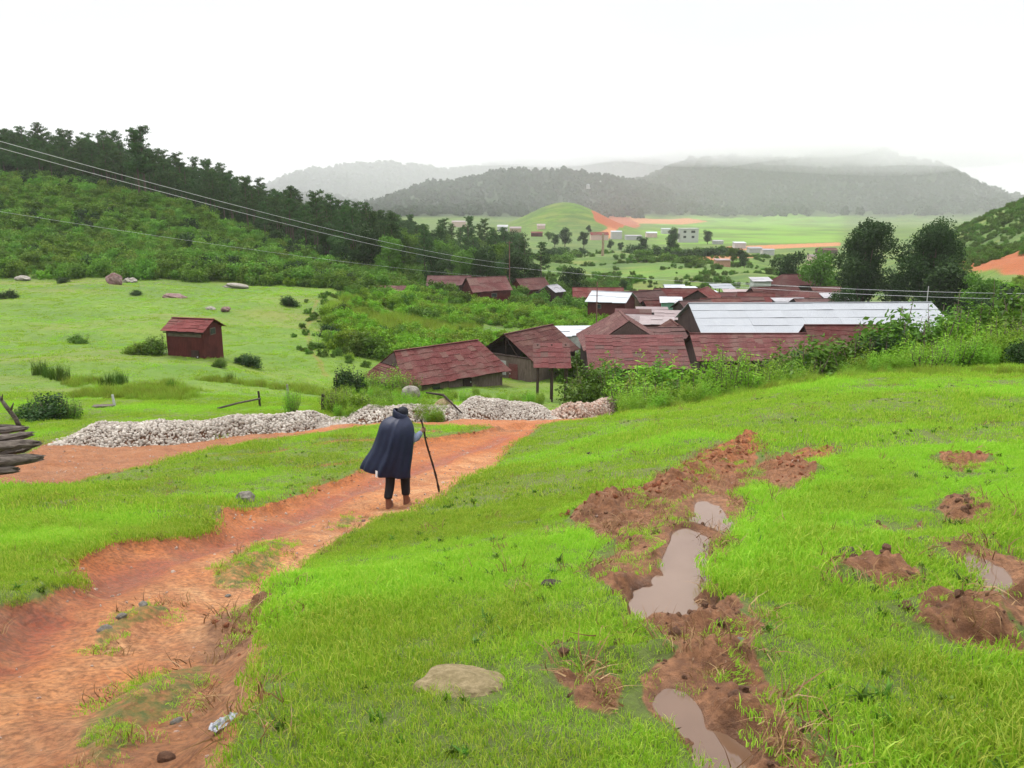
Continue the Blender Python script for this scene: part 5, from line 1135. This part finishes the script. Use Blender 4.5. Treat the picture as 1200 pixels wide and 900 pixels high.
def darts(n, test, x0, x1, y0, y1, gap, tries=40000):
    pts = []; cell = {}
    for _ in range(tries):
        if len(pts) >= n: break
        Y = math.sqrt(random.random()*(y1*y1-y0*y0)+y0*y0); px = random.uniform(x0, x1)
        if not test(px, Y): continue
        X = Y*(px-600)/925.
        k = (int(X//gap), int(Y//gap))
        if any((X-a)**2+(Y-b)**2 < gap*gap for i in (-1, 0, 1) for j in (-1, 0, 1) for a, b in cell.get((k[0]+i, k[1]+j), ())): continue
        cell.setdefault(k, []).append((X, Y)); pts.append((px, X, Y))
    return pts
# pine wood on the left hill
yf = lambda px: np.interp(px, [-140, 0, 200, 300, 400, 470], [186, 190, 196, 182, 158, 150])
PT = darts(285, lambda px, Y: yf(px) < Y < 252, -110, 470, 148, 255, 4.6)
for i, (px, X, Y) in enumerate(PT):
    front = Y < yf(px)+14; ridge = Y > 232
    lb = 'tall dark pine along the lower edge of the left hill forest' if front else ('dark pine standing on the skyline of the left hill' if ridge else 'dark pine inside the forest of the left hill')
    plant('pine_tree', lb, 'pine', i, (X, Y, hz(X, Y)-.2), random.uniform(.72, 1.08), 'pine', 'pine tree', 'pines of the left hill forest')
# wooded foot between the hill and the village
PT = darts(135, lambda px, Y: Y > 128+max(0, (430-px))*.4 and (px < 610 or Y < 190) and clear(px*0+Y*(px-600)/925, Y, 2.5), 385, 635, 146, 285, 4.4)
for i, (px, X, Y) in enumerate(PT):
    if i % 5 < 3: plant('tree', 'leafy dark tree in the wooded foot of the left hill behind the village', 'broad', i, (X, Y, hz(X, Y)-.2), random.uniform(.7, 1.2), ('bushd', 'bushm', 'pine')[i % 3], 'tree', 'leafy trees behind the village')
    else: plant('pine_tree', 'pine among leafy trees behind the left village houses', 'pine', i, (X, Y, hz(X, Y)-.2), random.uniform(.65, .95), 'pine', 'pine tree', 'pines behind the village')
for px, Y, s, lb in ((549, 250, 1.05, 'leaning tall pine standing clear above the wood, leftmost of three'), (568, 262, 1.0, 'bare stemmed pine standing clear above the wood, middle of three'), (590, 245, 1.1, 'dark pine standing clear above the wood, rightmost of three'),
                     (165, 186, 1.5, 'tallest pine with bare trunk at the edge above the shrubby slope'), (172, 187, 1.4, 'second tall pine with bare trunk beside the tallest one')):
    p = gp(px, Y); plant('pine_tree', lb, 'pine', int(px), p, s, 'pine', 'pine tree')
# single trees
ST = [('big', 0, 1008, 116, 1.0, 'bushd', 'largest dark leafy tree behind the pale hall, left of the pair'), ('big', 1, 1080, 112, .95, 'bushd', 'second largest dark leafy tree behind the pale hall, right of the pair'), ('broad', 2, 1046, 126, .95, 'bushd', 'dark tree filling the gap between the two largest trees'),
      ('broad', 1, 922, 160, 1.25, 'bushd', 'rounded dark tree behind the topmost maroon roof'), ('broad', 3, 960, 146, 1.3, 'bushm', 'mid green tree between the topmost roof and the big trees'), ('broad', 0, 1102, 98, 1.0, 'bushd', 'lower dark tree at the right foot of the big trees'), ('broad', 2, 1140, 94, .75, 'bushm', 'small mid green tree right of the big dark trees'),
      ('broad', 1, 985, 108, .8, 'bushd', 'dark leafy tree at the left foot of the big trees'), ('broad', 0, 672, 150, .85, 'bushd', 'dark tree behind the left end of the middle village'), ('broad', 3, 658, 146, .5, 'bushm', 'small bluish green tree left of the dark tree in the village'),
      ('broad', 2, 729, 188, .38, 'bushd', 'tiny dark conical tree alone on the green slope'), ('broad', 1, 713, 195, .3, 'bushm', 'small bush left of the tiny dark conical tree'), ('broad', 1, 662, 405, 1.2, 'bushd', 'round dark tree on the slope below the green mound'), ('broad', 2, 650, 400, .85, 'bushd', 'smaller dark tree touching the round one below the mound'), ('broad', 0, 684, 400, 1.0, 'bushd', 'dark tree right of the round one below the mound'),
      ('broad', 3, 643, 470, .7, 'bushm', 'small tree at the foot of the green mound'), ('broad', 3, 690, 560, .7, 'bushd', 'small tree on the flank of the green mound'), ('broad', 2, 753, 350, 1.0, 'bushd', 'dark tree at the left of the valley hedge'), ('broad', 0, 787, 325, 1.15, 'bushd', 'dark tree in front of the white two storey building'), ('broad', 1, 768, 340, .6, 'bushm', 'low tree between the two dark valley trees'),
      ('broad', 3, 715, 390, .6, 'bushd', 'low dark tree below the red roofed valley building'), ('broad', 2, 728, 380, .55, 'bushd', 'small dark tree right of the pale post'), ('broad', 1, 829, 460, 1.0, 'bushd', 'dark tree behind the right side of the white two storey building'), ('broad', 3, 790, 480, 1.1, 'bushd', 'dark tree behind the left side of the white two storey building'),
      ('broad', 0, 858, 285, .75, 'bushm', 'round green tree right of the white two storey building'), ('broad', 2, 872, 270, .65, 'bushd', 'dark round bush near the field sheds'), ('broad', 0, 846, 320, .5, 'bushm', 'low green tree in the valley hedge above the kiosk')]
for k, v, px, Y, s, lf, lb in ST: plant('tree', lb, k, v, gp(px, Y)-Vector((0, 0, .2)), s, lf, 'tree')
# valley hedges and bushes
for i in range(44):
    px = random.choice([random.uniform(735, 880), random.gauss(800, 30), random.uniform(600, 690)]); Y = random.gauss(322, 9) if i % 3 else random.uniform(250, 345)
    X = Y*(px-600)/925.
    if not clear(X, Y, 2): continue
    plant('bush', 'dark bush in the hedges of the valley slope', 'shrub', i, (X, Y, hz(X, Y)-.2), random.uniform(2.5, 5.5), 'bushd' if i % 3 else 'bushm', 'bush', 'hedge bushes in the valley', sx=1.9)
# bushes along the brow, near
NB_ = [(690, 44, 2.7, 'bushm', 'bush', 1.2, 'big dark green leafy bush in front of the gap between shelter and red shed'), (713, 44.5, 1.6, 'bushm', 'bush', 1.3, 'lower leafy bush at the right foot of the big dark green one'), (742, 36, 1.25, 'bushb', 'weed', 1.6, 'bright weeds at the right end of the stone heaps'),
       (768, 33, 1.3, 'bushb', 'bush', 1.7, 'bright round bush below the red shed roof'), (798, 33.5, 1.25, 'bushm', 'bush', 1.6, 'mid green bush below the corner of the red shed'), (830, 31, 1.1, 'bushb', 'bush', 1.5, 'bright bush left of the tall yellow green shoot'), (852, 31, 1.8, 'bushb', 'weed', .9, 'tall yellow green shoots rising against the dark red roof'),
       (880, 31, 1.1, 'bushb', 'bush', 1.5, 'low bright bush right of the tall shoots'), (905, 33, 1.35, 'bushb', 'weed', 1.2, 'thin reddish topped weeds before the dark red roof'), (930, 34, 1.25, 'bushm', 'weed', 1.4, 'sparse weeds in front of the roof step'), (965, 32, 2.0, 'bushm', 'bush', 1.35, 'grey green bush before the right red roof, left of the pair'),
       (990, 33, 1.9, 'bushm', 'bush', 1.2, 'grey green bush before the right red roof, right of the pair'), (1030, 33, 2.1, 'bushd', 'bush', 1.2, 'dark bush with large shining leaves by the brow'), (1058, 33.5, 2.75, 'bushm', 'bush', 1.2, 'tall bush reaching over the right end of the pale hall'), (1072, 31, 1.3, 'bushb', 'bush', 1.4, 'bright bush in front of the tall one at the hall end'),
       (1100, 35, 2.4, 'bushm', 'bush', 1.2, 'mid green bush right of the hall end'), (1112, 44, 2.2, 'bushb', 'weed', 1.2, 'yellow green shoots above the bushes right of the hall'), (1130, 33, 1.7, 'bushb', 'bush', 1.3, 'rounded bright bush on the right brow'), (1150, 37, 2.5, 'bushm', 'bush', 1.3, 'tall green bush in the thicket at the right'),
       (1168, 30, 1.3, 'bushb', 'weed', 1.4, 'pale weeds in front of the right thicket'), (1185, 36, 2.7, 'bushm', 'bush', 1.2, 'highest bush of the thicket at the right edge'), (1205, 31, 1.8, 'bushm', 'bush', 1.2, 'bush cut by the right edge of the picture'), (1222, 38, 2.4, 'bushb', 'bush', 1.2, 'bright bush beyond the right edge of the picture'),
       (1198, 27, 1.0, 'bushd', 'bush', 1.2, 'small dark leaved bush low at the right edge'), (1120, 29, 1.0, 'bushb', 'weed', 1.6, 'low yellowish weeds under the right thicket'), (1088, 28, .8, 'bushb', 'weed', 1.7, 'short grassy weeds before the tall bush at the hall end'),
       (406, 50, 1.7, 'bushd', 'bush', 1.3, 'dark round bush left of the plank house'), (432, 52, 1.3, 'bushb', 'weed', 1.5, 'pale weeds against the left end of the plank house'), (462, 50, 1.5, 'bushb', 'weed', 1.3, 'tall weeds in front of the plank house wall'), (480, 49, 1.2, 'bushm', 'weed', 1.4, 'weeds beside the round boulder by the plank house'),
       (400, 32.5, 1.0, 'bushb', 'weed', 1.4, 'weeds growing over the left end of the low stone heap'), (425, 31, 1.0, 'bushb', 'bush', 1.5, 'leafy weeds just left of the walker head'), (445, 31.5, .9, 'bushm', 'weed', 1.4, 'weeds behind the walker shoulder'), (392, 34.5, .9, 'bushb', 'weed', 1.5, 'weeds beside the dark stubby fence post'),
       (342, 32, .9, 'bushb', 'weed', .9, 'thin weed growing in front of the pale fence post'), (60, 31, 1.15, 'bushd', 'bush', 1.7, 'round dark bush behind the log pile'), (42, 32, .9, 'bushm', 'bush', 1.7, 'lower bush at the left of the round dark one by the logs'), (80, 31, .8, 'bushm', 'weed', 1.5, 'loose weeds right of the round dark bush by the logs'),
       (176, 58, 1.4, 'bushm', 'bush', 1.8, 'leafy bush left of the small red hut'), (160, 58, .9, 'bushb', 'bush', 1.9, 'low bush further left of the small red hut'), (256, 54, .7, 'bushm', 'bush', 1.6, 'low bush at the right corner of the small red hut'), (294, 57, 1.15, 'bushd', 'bush', 1.4, 'dark compact bush right of the small red hut'), (280, 57.5, .6, 'bushd', 'bush', 1.6, 'low dark bush between the hut and the compact bush'),
       (93, 66, .9, 'bushm', 'bush', 1.9, 'flat green bush in the meadow left of the hut'), (10, 95, 1.1, 'bushd', 'bush', 2.2, 'dark bush high on the left of the meadow'), (74, 117, 1.0, 'bushd', 'bush', 2.0, 'small dark bush near the top edge of the meadow'), (341, 95, 1.3, 'bushd', 'bush', 2.0, 'dark bush patch on the upper right of the meadow'), (160, 103, .7, 'bushd', 'bush', 2.2, 'tiny dark bush near the low wide pinkish rock'),
       (385, 80, 1.6, 'bushd', 'bush', 1.5, 'dark bush at the left of the grey rocks by the path'), (398, 76, 1.5, 'bushm', 'bush', 1.6, 'mid bush in front of the grey rocks by the path'), (372, 71, .9, 'bushm', 'bush', 1.6, 'small bush beside the meadow path')]
for i_, (px, Y, h_, lf) in enumerate([(728, 51, 2.4, 'bushm'), (748, 49, 2.2, 'bushb'), (770, 50, 2.4, 'bushb'), (792, 48, 2.2, 'bushm'), (815, 50, 2.3, 'bushb'), (838, 52, 2.2, 'bushm'), (862, 51, 2.3, 'bushb'), (888, 53, 2.4, 'bushm'), (912, 52, 2.2, 'bushb'), (936, 54, 2.4, 'bushm'), (960, 52, 2.5, 'bushd'), (1000, 50, 2.4, 'bushm'), (1035, 48, 2.6, 'bushd'), (1085, 46, 2.8, 'bushm'), (1130, 44, 2.8, 'bushm')]):
    NB_.append((px, Y-2, h_*(1.5 if px < 990 else .85), lf, 'bush', 1.5, 'leafy bush at the foot of the red sheds, %s' % ['leftmost of the row', 'second from the left', 'third from the left', 'fourth from the left', 'below the wide shed corner', 'in the gap between the sheds', 'left end of the long shed', 'left of the long shed centre', 'before the long shed centre', 'right of the long shed centre', 'under the roof step', 'under the right red roof', 'at the red roofs right end', 'second from the right', 'rightmost of the row'][i_]))
for px, Y, s, lf, k, sx, lb in NB_:
    if 27 < Y < 45 and px > 739: s *= 1.22
    plant('bush' if k == 'bush' else 'weed_clump', lb, k, int(px), gp(px, Y)-Vector((0, 0, .08*s)), s, lf, 'bush' if k == 'bush' else 'weeds', sx=sx)
# dark rushes in the meadow
RU = proto_col('rush', [blades(150, .34, .5, 1.0, .022, .30, 3, s+60) for s in range(4)], M['reed'])
TG = proto_col('tall_meadow_grass', [blades(130, .5, .45, .95, .022, .45, 3, s+70) for s in range(4)], M['tall'])
RM = [b_ for b_ in RU.objects]
for i, (px, Y, s, lb) in enumerate([(47, 46, 1.25, 'leftmost dark tuft of rushes in the meadow'), (58, 45.5, 1.0, 'small dark tuft of rushes right of the leftmost'), (66, 45, 1.1, 'dark tuft of rushes in the left row'), (74, 44.5, 1.2, 'tall dark tuft of rushes ending the left row'), (123, 43, .9, 'small dark tuft of rushes left of the white peg'), (134, 43.5, 1.15, 'dark tuft of rushes behind the white peg'), (143, 44, 1.0, 'dark tuft of rushes right of the white peg'), (200, 42, .8, 'dark tuft of rushes below the red hut'), (270, 47, .9, 'dark tuft of rushes lower right of the red hut')]):
    p = gp(px, Y); o = link('rush_tuft', RM[i % 4].data, None, None, p-Vector((0, 0, .03)), (0, 0, i)); o.scale = (s, s, s); tag(o, lb, 'rushes')
def scat_region(name, n, x0, x1, y0, y1, test, cols, s0, s1, label, cat, pad=.5, sink=.05, lean=.1):
    Y = np.sqrt(RNG.random(n)*(y1*y1-y0*y0)+y0*y0); px = x0+(x1-x0)*RNG.random(n); X = Y*(px-600)/925.
    k = test(px, X, Y) if test else np.ones(n, bool)
    for a, b, c in HS: k &= (X-a)**2+(Y-b)**2 > (c*.8+pad)**2
    X, Y = X[k], Y[k]; s = s0+(s1-s0)*RNG.random(len(X))**1.5
    return scatter(name, np.stack([X, Y, H(X, Y)-sink*s], 1), rots(len(X), lean), s, cols, label, cat)
bnd = lambda X, Y: np.interp(Y, [60, 72, 90, 104, 120], [440, 395, 388, 415, 455])+fbm(X*.16, Y*.16, 4, 61)*38
def lefmesh(kind): return [b for a, b in PROT[kind]]
def pcol(name, kind, leaf):
    ms = []
    for me in lefmesh(kind):
        c = me.copy(); c.materials.clear(); ms.append(c)
    return proto_col(name, ms, M[leaf])
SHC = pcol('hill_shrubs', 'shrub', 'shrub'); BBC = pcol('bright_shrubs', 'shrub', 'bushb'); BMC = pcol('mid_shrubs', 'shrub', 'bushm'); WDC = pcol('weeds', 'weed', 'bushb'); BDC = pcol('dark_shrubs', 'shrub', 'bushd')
scat_region('tall_grass', 2600, 20, 460, 36, 56, lambda p, X, Y: (fbm(X*.25, Y*.25, 2, 7) > -.05) & (Y < 44+.018*np.maximum(0, p-40)) & (Y > 37.5+.004*np.abs(p-250)) & (p < 400-(Y-36)*2), TG, .35, .8, 'taller yellow green grass between the long heap and the red hut', 'grass')
scat_region('tall_grass', 3200, 385, 560, 66, 118, lambda p, X, Y: (fbm(X*.12, Y*.12, 2, 8) > -.1) & (p > bnd(X, Y)-8), TG, .8, 1.9, 'tall yellowish grass on the bank behind the plank house', 'grass')
scat_region('undergrowth', 2600, 385, 740, 63, 128, lambda p, X, Y: (fbm(X*.1, Y*.1, 2, 9) > -.22) & (Y > 70+.0*p) & (p > bnd(X, Y)), BBC, 1.0, 2.6, 'lush bright undergrowth on the bank between meadow and village', 'undergrowth')
scat_region('undergrowth', 500, 395, 740, 63, 128, lambda p, X, Y: (fbm(X*.13, Y*.13, 2, 10) > .05) & (p > bnd(X, Y)-12), BMC, 1.2, 3.0, 'darker bushes mixed in the lush bank before the village', 'undergrowth')
scat_region('undergrowth', 6400, -380, 470, 118, 215, lambda p, X, Y: (Y > 123+1.5*fbm(X*.1, Y*0, 2, 2)) & (Y < yf(p)+6), SHC, 1.2, 4.2, 'dense green shrubs covering the slope of the left hill below the pines', 'shrubs')
scat_region('undergrowth', 1250, -380, 470, 120, 200, lambda p, X, Y: (fbm(X*.06, Y*.06, 3, 12) > .12) & (Y < yf(p)), BBC, 1.0, 2.6, 'yellow green patches among the shrubs of the left hill', 'shrubs')
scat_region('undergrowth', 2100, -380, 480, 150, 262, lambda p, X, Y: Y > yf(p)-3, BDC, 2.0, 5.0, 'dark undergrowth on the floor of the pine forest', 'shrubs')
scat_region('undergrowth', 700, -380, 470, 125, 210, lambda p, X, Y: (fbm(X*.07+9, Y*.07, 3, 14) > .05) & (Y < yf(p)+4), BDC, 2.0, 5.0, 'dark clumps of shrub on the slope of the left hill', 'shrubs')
scat_region('undergrowth', 1500, 395, 700, 118, 240, lambda p, X, Y: (fbm(X*.05, Y*.05, 3, 15) > -.25) & ((p < 600) | (Y < 200)), BMC, 1.2, 4.0, 'mixed bushes under the trees behind the village', 'shrubs')
scat_region('undergrowth', 3000, 590, 1000, 178, 340, lambda p, X, Y: fbm(X*.05, Y*.09, 4, 16) > .06, BMC, .7, 2.6, 'scattered bushes on the green valley slope', 'shrubs')
scat_region('undergrowth', 3600, 1085, 1420, 170, 330, lambda p, X, Y: fbm(X*.07, Y*.16, 3, 17) > -.22, BMC, .8, 2.8, 'rows of shrubs on the green hill at the right', 'shrubs')
scat_region('undergrowth', 1500, 1060, 1400, 46, 135, lambda p, X, Y: fbm(X*.1, Y*.1, 3, 18) > -.3, BBC, .8, 2.4, 'bright undergrowth below the red earth cutting at the right', 'undergrowth')
scat_region('undergrowth', 700, 960, 1180, 84, 112, None, BDC, 1.5, 4.0, 'dark undergrowth below the big trees behind the hall', 'undergrowth')
scat_region('undergrowth', 460, 1020, 1300, 28.5, 48, lambda p, X, Y: Y > 29+np.maximum(0, 1100-p)*.05, BMC, .7, 1.7, 'dense weeds and bushes of the thicket on the right brow', 'undergrowth')
scat_region('weeds', 620, 730, 1290, 26.5, 36, lambda p, X, Y: Y > 30.5-(p-730)*.008+fbm(X*.3, Y*.3, 2, 3)*1.5, WDC, .4, 1.15, 'tall bright weeds fringing the brow of the slope', 'weeds')
scat_region('weeds', 130, 385, 520, 29.5, 34, lambda p, X, Y: fbm(X*.5, Y*.5, 2, 5) > -.1, WDC, .35, .8, 'weeds growing around the low stone heap', 'weeds')
scat_region('weeds', 110, 400, 640, 44, 55, None, WDC, .3, .7, 'weeds in front of the plank house', 'weeds')
scat_region('tall_grass', 900, 730, 1290, 20, 31, lambda p, X, Y: (fbm(X*.3, Y*.3, 2, 25) > -.0) & (Y > 25-(p-730)*.004), TG, .25, .55, 'longer pale grass along the brow at the right', 'grass')
# more pines behind, reads as one mass
PNC = proto_col('pine_mass', [b.copy() for a, b in PROT['pine']], M['pine'])
for o_ in PNC.objects: o_.data.materials.clear(); o_.data.materials.append(M['pine'])
scat_region('far_pine_wood', 1350, -380, 500, 205, 330, lambda p, X, Y: (Y > 215), PNC, .7, 1.0, 'dense pine wood filling the crest of the left hill', 'wood', lean=.03)
# wooded far ridges
BL = [quads_to_mesh('far_crown', *crownmesh([(0, 0, .5, .5, .5, .5), (.25, .1, .35, .35, .35, .35), (-.2, -.15, .4, .35, .35, .4), (0, 0, .9, .25, .25, .35)], 170, .42, 80+s, .8, .4)) for s in range(4)]
FWC = proto_col('far_wood', BL, M['wood'])
n = 62000; Y = np.sqrt(RNG.random(n)*(2350**2-800**2)+800**2); X = Y*(-.62+1.3*RNG.random(n)); z = H(X, Y); k = (z > -17+fbm(X*.01, Y*.01, 2, 3)*3) & (fbm(X*.008, Y*.008, 3, 77) > -.6)
k &= RNG.random(n) < np.where(Y > 1500, .6, 1)
X, Y, z = X[k], Y[k], z[k]; scatter('far_wood', np.stack([X, Y, z-1], 1), rots(len(X), .05), (5+4.5*RNG.random(len(X)))*np.where(Y > 1500, 1.6, 1), FWC, 'dark woods covering the misty hills at the back', 'wood')
# brush heap left of the village houses
p = gp(492, 128); q = np.random.default_rng(3); m = MB()
for i in range(170):
    a = q.random()*6.28; r_ = 2.4*math.sqrt(q.random()); x, y = r_*math.cos(a)*1.15, r_*math.sin(a)*.6; z = 1.7*(1-(r_/2.6)**2)*q.random(); d = Vector(q.normal(size=3)); d.z *= .35; d.normalize()
    m.tube([Vector((x, y, z))-d*.6, Vector((x, y, z))+d*.6], .045, 4)
tag(m.build('brush_heap', M['oldwood'], None, False, p), 'heap of dry brushwood left of the first village houses', 'heap')

scat_region('undergrowth', 420, 330, 470, 64, 122, lambda p, X, Y: (p > bnd(X, Y)-45) & (p < bnd(X, Y)+15) & (fbm(X*.5, Y*.5, 2, 63) > .1), BMC, .4, 1.1, 'scattered small bushes where the meadow meets the lush bank', 'undergrowth')
# ------------------------------------------------------------------ camera, light, sky, air
cd = bpy.data.cameras.new('camera'); cam = bpy.data.objects.new('camera', cd); COL.objects.link(cam); sc.camera = cam
cd.sensor_width = 36; cd.lens = 36*F/1200; cam.rotation_euler = (math.pi/2-PITCH, 0, 0); cd.clip_start = .05; cd.clip_end = 12000
SUN_EL, SUN_AZ = R(62), R(-35)
ld = bpy.data.lights.new('sun', 'SUN'); ld.energy = 1.5; ld.angle = R(14); ld.color = (1, .97, .92)
lo = bpy.data.objects.new('sun', ld); COL.objects.link(lo)
dv = Vector((math.sin(SUN_AZ)*math.cos(SUN_EL), math.cos(SUN_AZ)*math.cos(SUN_EL), math.sin(SUN_EL)))
lo.rotation_euler = dv.to_track_quat('Z', 'Y').to_euler()
w = bpy.data.worlds.new('World'); sc.world = w; w.use_nodes = True; nt = w.node_tree; nt.nodes.clear()
N = nt.nodes.new; L = nt.links.new
sky = N('ShaderNodeTexSky'); sky.sky_type = 'NISHITA'; sky.sun_disc = False; sky.sun_elevation = SUN_EL; sky.sun_rotation = SUN_AZ
tc = N('ShaderNodeTexCoord'); mp = N('ShaderNodeMapping'); mp.inputs['Scale'].default_value = (1.2, 1.2, 5); L(tc.outputs['Generated'], mp.inputs[0])
ns = N('ShaderNodeTexNoise'); ns.inputs['Scale'].default_value = 1.5; ns.inputs['Detail'].default_value = 5; L(mp.outputs[0], ns.inputs[0])
cr = N('ShaderNodeValToRGB'); cr.color_ramp.elements[0].position = .3; cr.color_ramp.elements[1].position = .7
cr.color_ramp.elements[0].color = (.94, .935, .955, 1); cr.color_ramp.elements[1].color = (1.06, 1.06, 1.07, 1); L(ns.outputs['Fac'], cr.inputs[0])
mx = N('ShaderNodeMix'); mx.data_type = 'RGBA'; mx.inputs[0].default_value = .93; L(sky.outputs[0], mx.inputs[6])
sx_ = N('ShaderNodeSeparateXYZ'); L(tc.outputs['Generated'], sx_.inputs[0]); m1 = N('ShaderNodeMath'); m1.operation = 'MAXIMUM'; L(sx_.outputs[2], m1.inputs[0]); m1.inputs[1].default_value = 0
m2 = N('ShaderNodeMath'); m2.operation = 'MULTIPLY_ADD'; L(m1.outputs[0], m2.inputs[0]); m2.inputs[1].default_value = 10.0; m2.inputs[2].default_value = 4.15; m0 = N('ShaderNodeMath'); m0.operation = 'SUBTRACT'; L(sx_.outputs[2], m0.inputs[0]); m0.inputs[1].default_value = .24; L(m0.outputs[0], m1.inputs[0])   # overcast: the zenith brighter than the horizon
vm = N('ShaderNodeVectorMath'); vm.operation = 'SCALE'; L(cr.outputs[0], vm.inputs[0]); L(m2.outputs[0], vm.inputs['Scale']); L(vm.outputs[0], mx.inputs[7])
bg = N('ShaderNodeBackground'); bg.inputs[1].default_value = .12; L(mx.outputs[2], bg.inputs[0])
ow = N('ShaderNodeOutputWorld'); L(bg.outputs[0], ow.inputs[0])
sc.view_settings.view_transform = 'Standard'; sc.view_settings.look = 'None'; sc.view_settings.exposure = 1.0; sc.view_settings.gamma = 1
sc.render.engine = 'CYCLES'; sc.cycles.use_denoising = True
try: sc.cycles.denoiser = 'OPENIMAGEDENOISE'
except Exception: pass
sc.cycles.max_bounces = 6; sc.cycles.diffuse_bounces = 3; sc.cycles.transmission_bounces = 3; sc.cycles.volume_bounces = 3; sc.cycles.glossy_bounces = 2
sc.cycles.use_adaptive_sampling = True; sc.cycles.adaptive_threshold = .02; sc.cycles.sample_clamp_indirect = 4
def vol_mat(name, dens, col):
    m, nt, n, l = new_mat(name); v = n.new('ShaderNodeVolumePrincipled'); v.inputs['Color'].default_value = col; v.inputs['Density'].default_value = dens
    v.inputs['Anisotropy'].default_value = .0; o = n.new('ShaderNodeOutputMaterial'); l.new(v.outputs[0], o.inputs['Volume']); return m
HAZE = True
if HAZE:
    b = MB(); zt = 132.0; zb = -32.0
    b.box((0, 2300, (zt+zb)/2), (9400, 9500, zt-zb)); o = b.build('haze', vol_mat('thin_air_haze', .00014, (.97, .98, 1, 1))); tag(o, kind='stuff')

def cloud(label, c, r, dens, seed):
    bm = bmesh.new(); bmesh.ops.create_icosphere(bm, subdivisions=4, radius=1)
    for v in bm.verts:
        d = v.co.copy(); n = float(fbm(np.array([d.x*1.6+seed+d.z]), np.array([d.y*1.6-d.z*.8]), 3, seed)[0]); v.co = d*(1+.35*n)
        v.co = Vector((v.co.x*r[0], v.co.y*r[1], v.co.z*r[2]))
    me = bpy.data.meshes.new('cloud'); bm.to_mesh(me); bm.free(); o = link('mist', me, CLM[dens], None, c); tag(o, label, 'mist', kind='stuff')
CLM = {}
for k, d in (('a', .006), ('b', .006), ('c', .0035), ('d', .0007)): CLM[k] = vol_mat('low_mist_'+k, d, (.99, .99, 1, 1))
cloud('low mist lying over the top of the misty mountain', (500, 1250, 94), (350, 200, 52), 'a', 2)
cloud('thin mist veil on the left shoulder of the mountain', (290, 1180, 84), (210, 150, 34), 'a', 4)
cloud('thin mist veil drifting in front of the mountain', (500, 1060, 82), (320, 120, 46), 'c', 6)
cloud('mist over the far middle ridges', (60, 1800, 125), (420, 240, 55), 'a', 8)
cloud('pale mist filling the air before and between the far hills', (150, 1560, 30), (1500, 760, 190), 'd', 11)
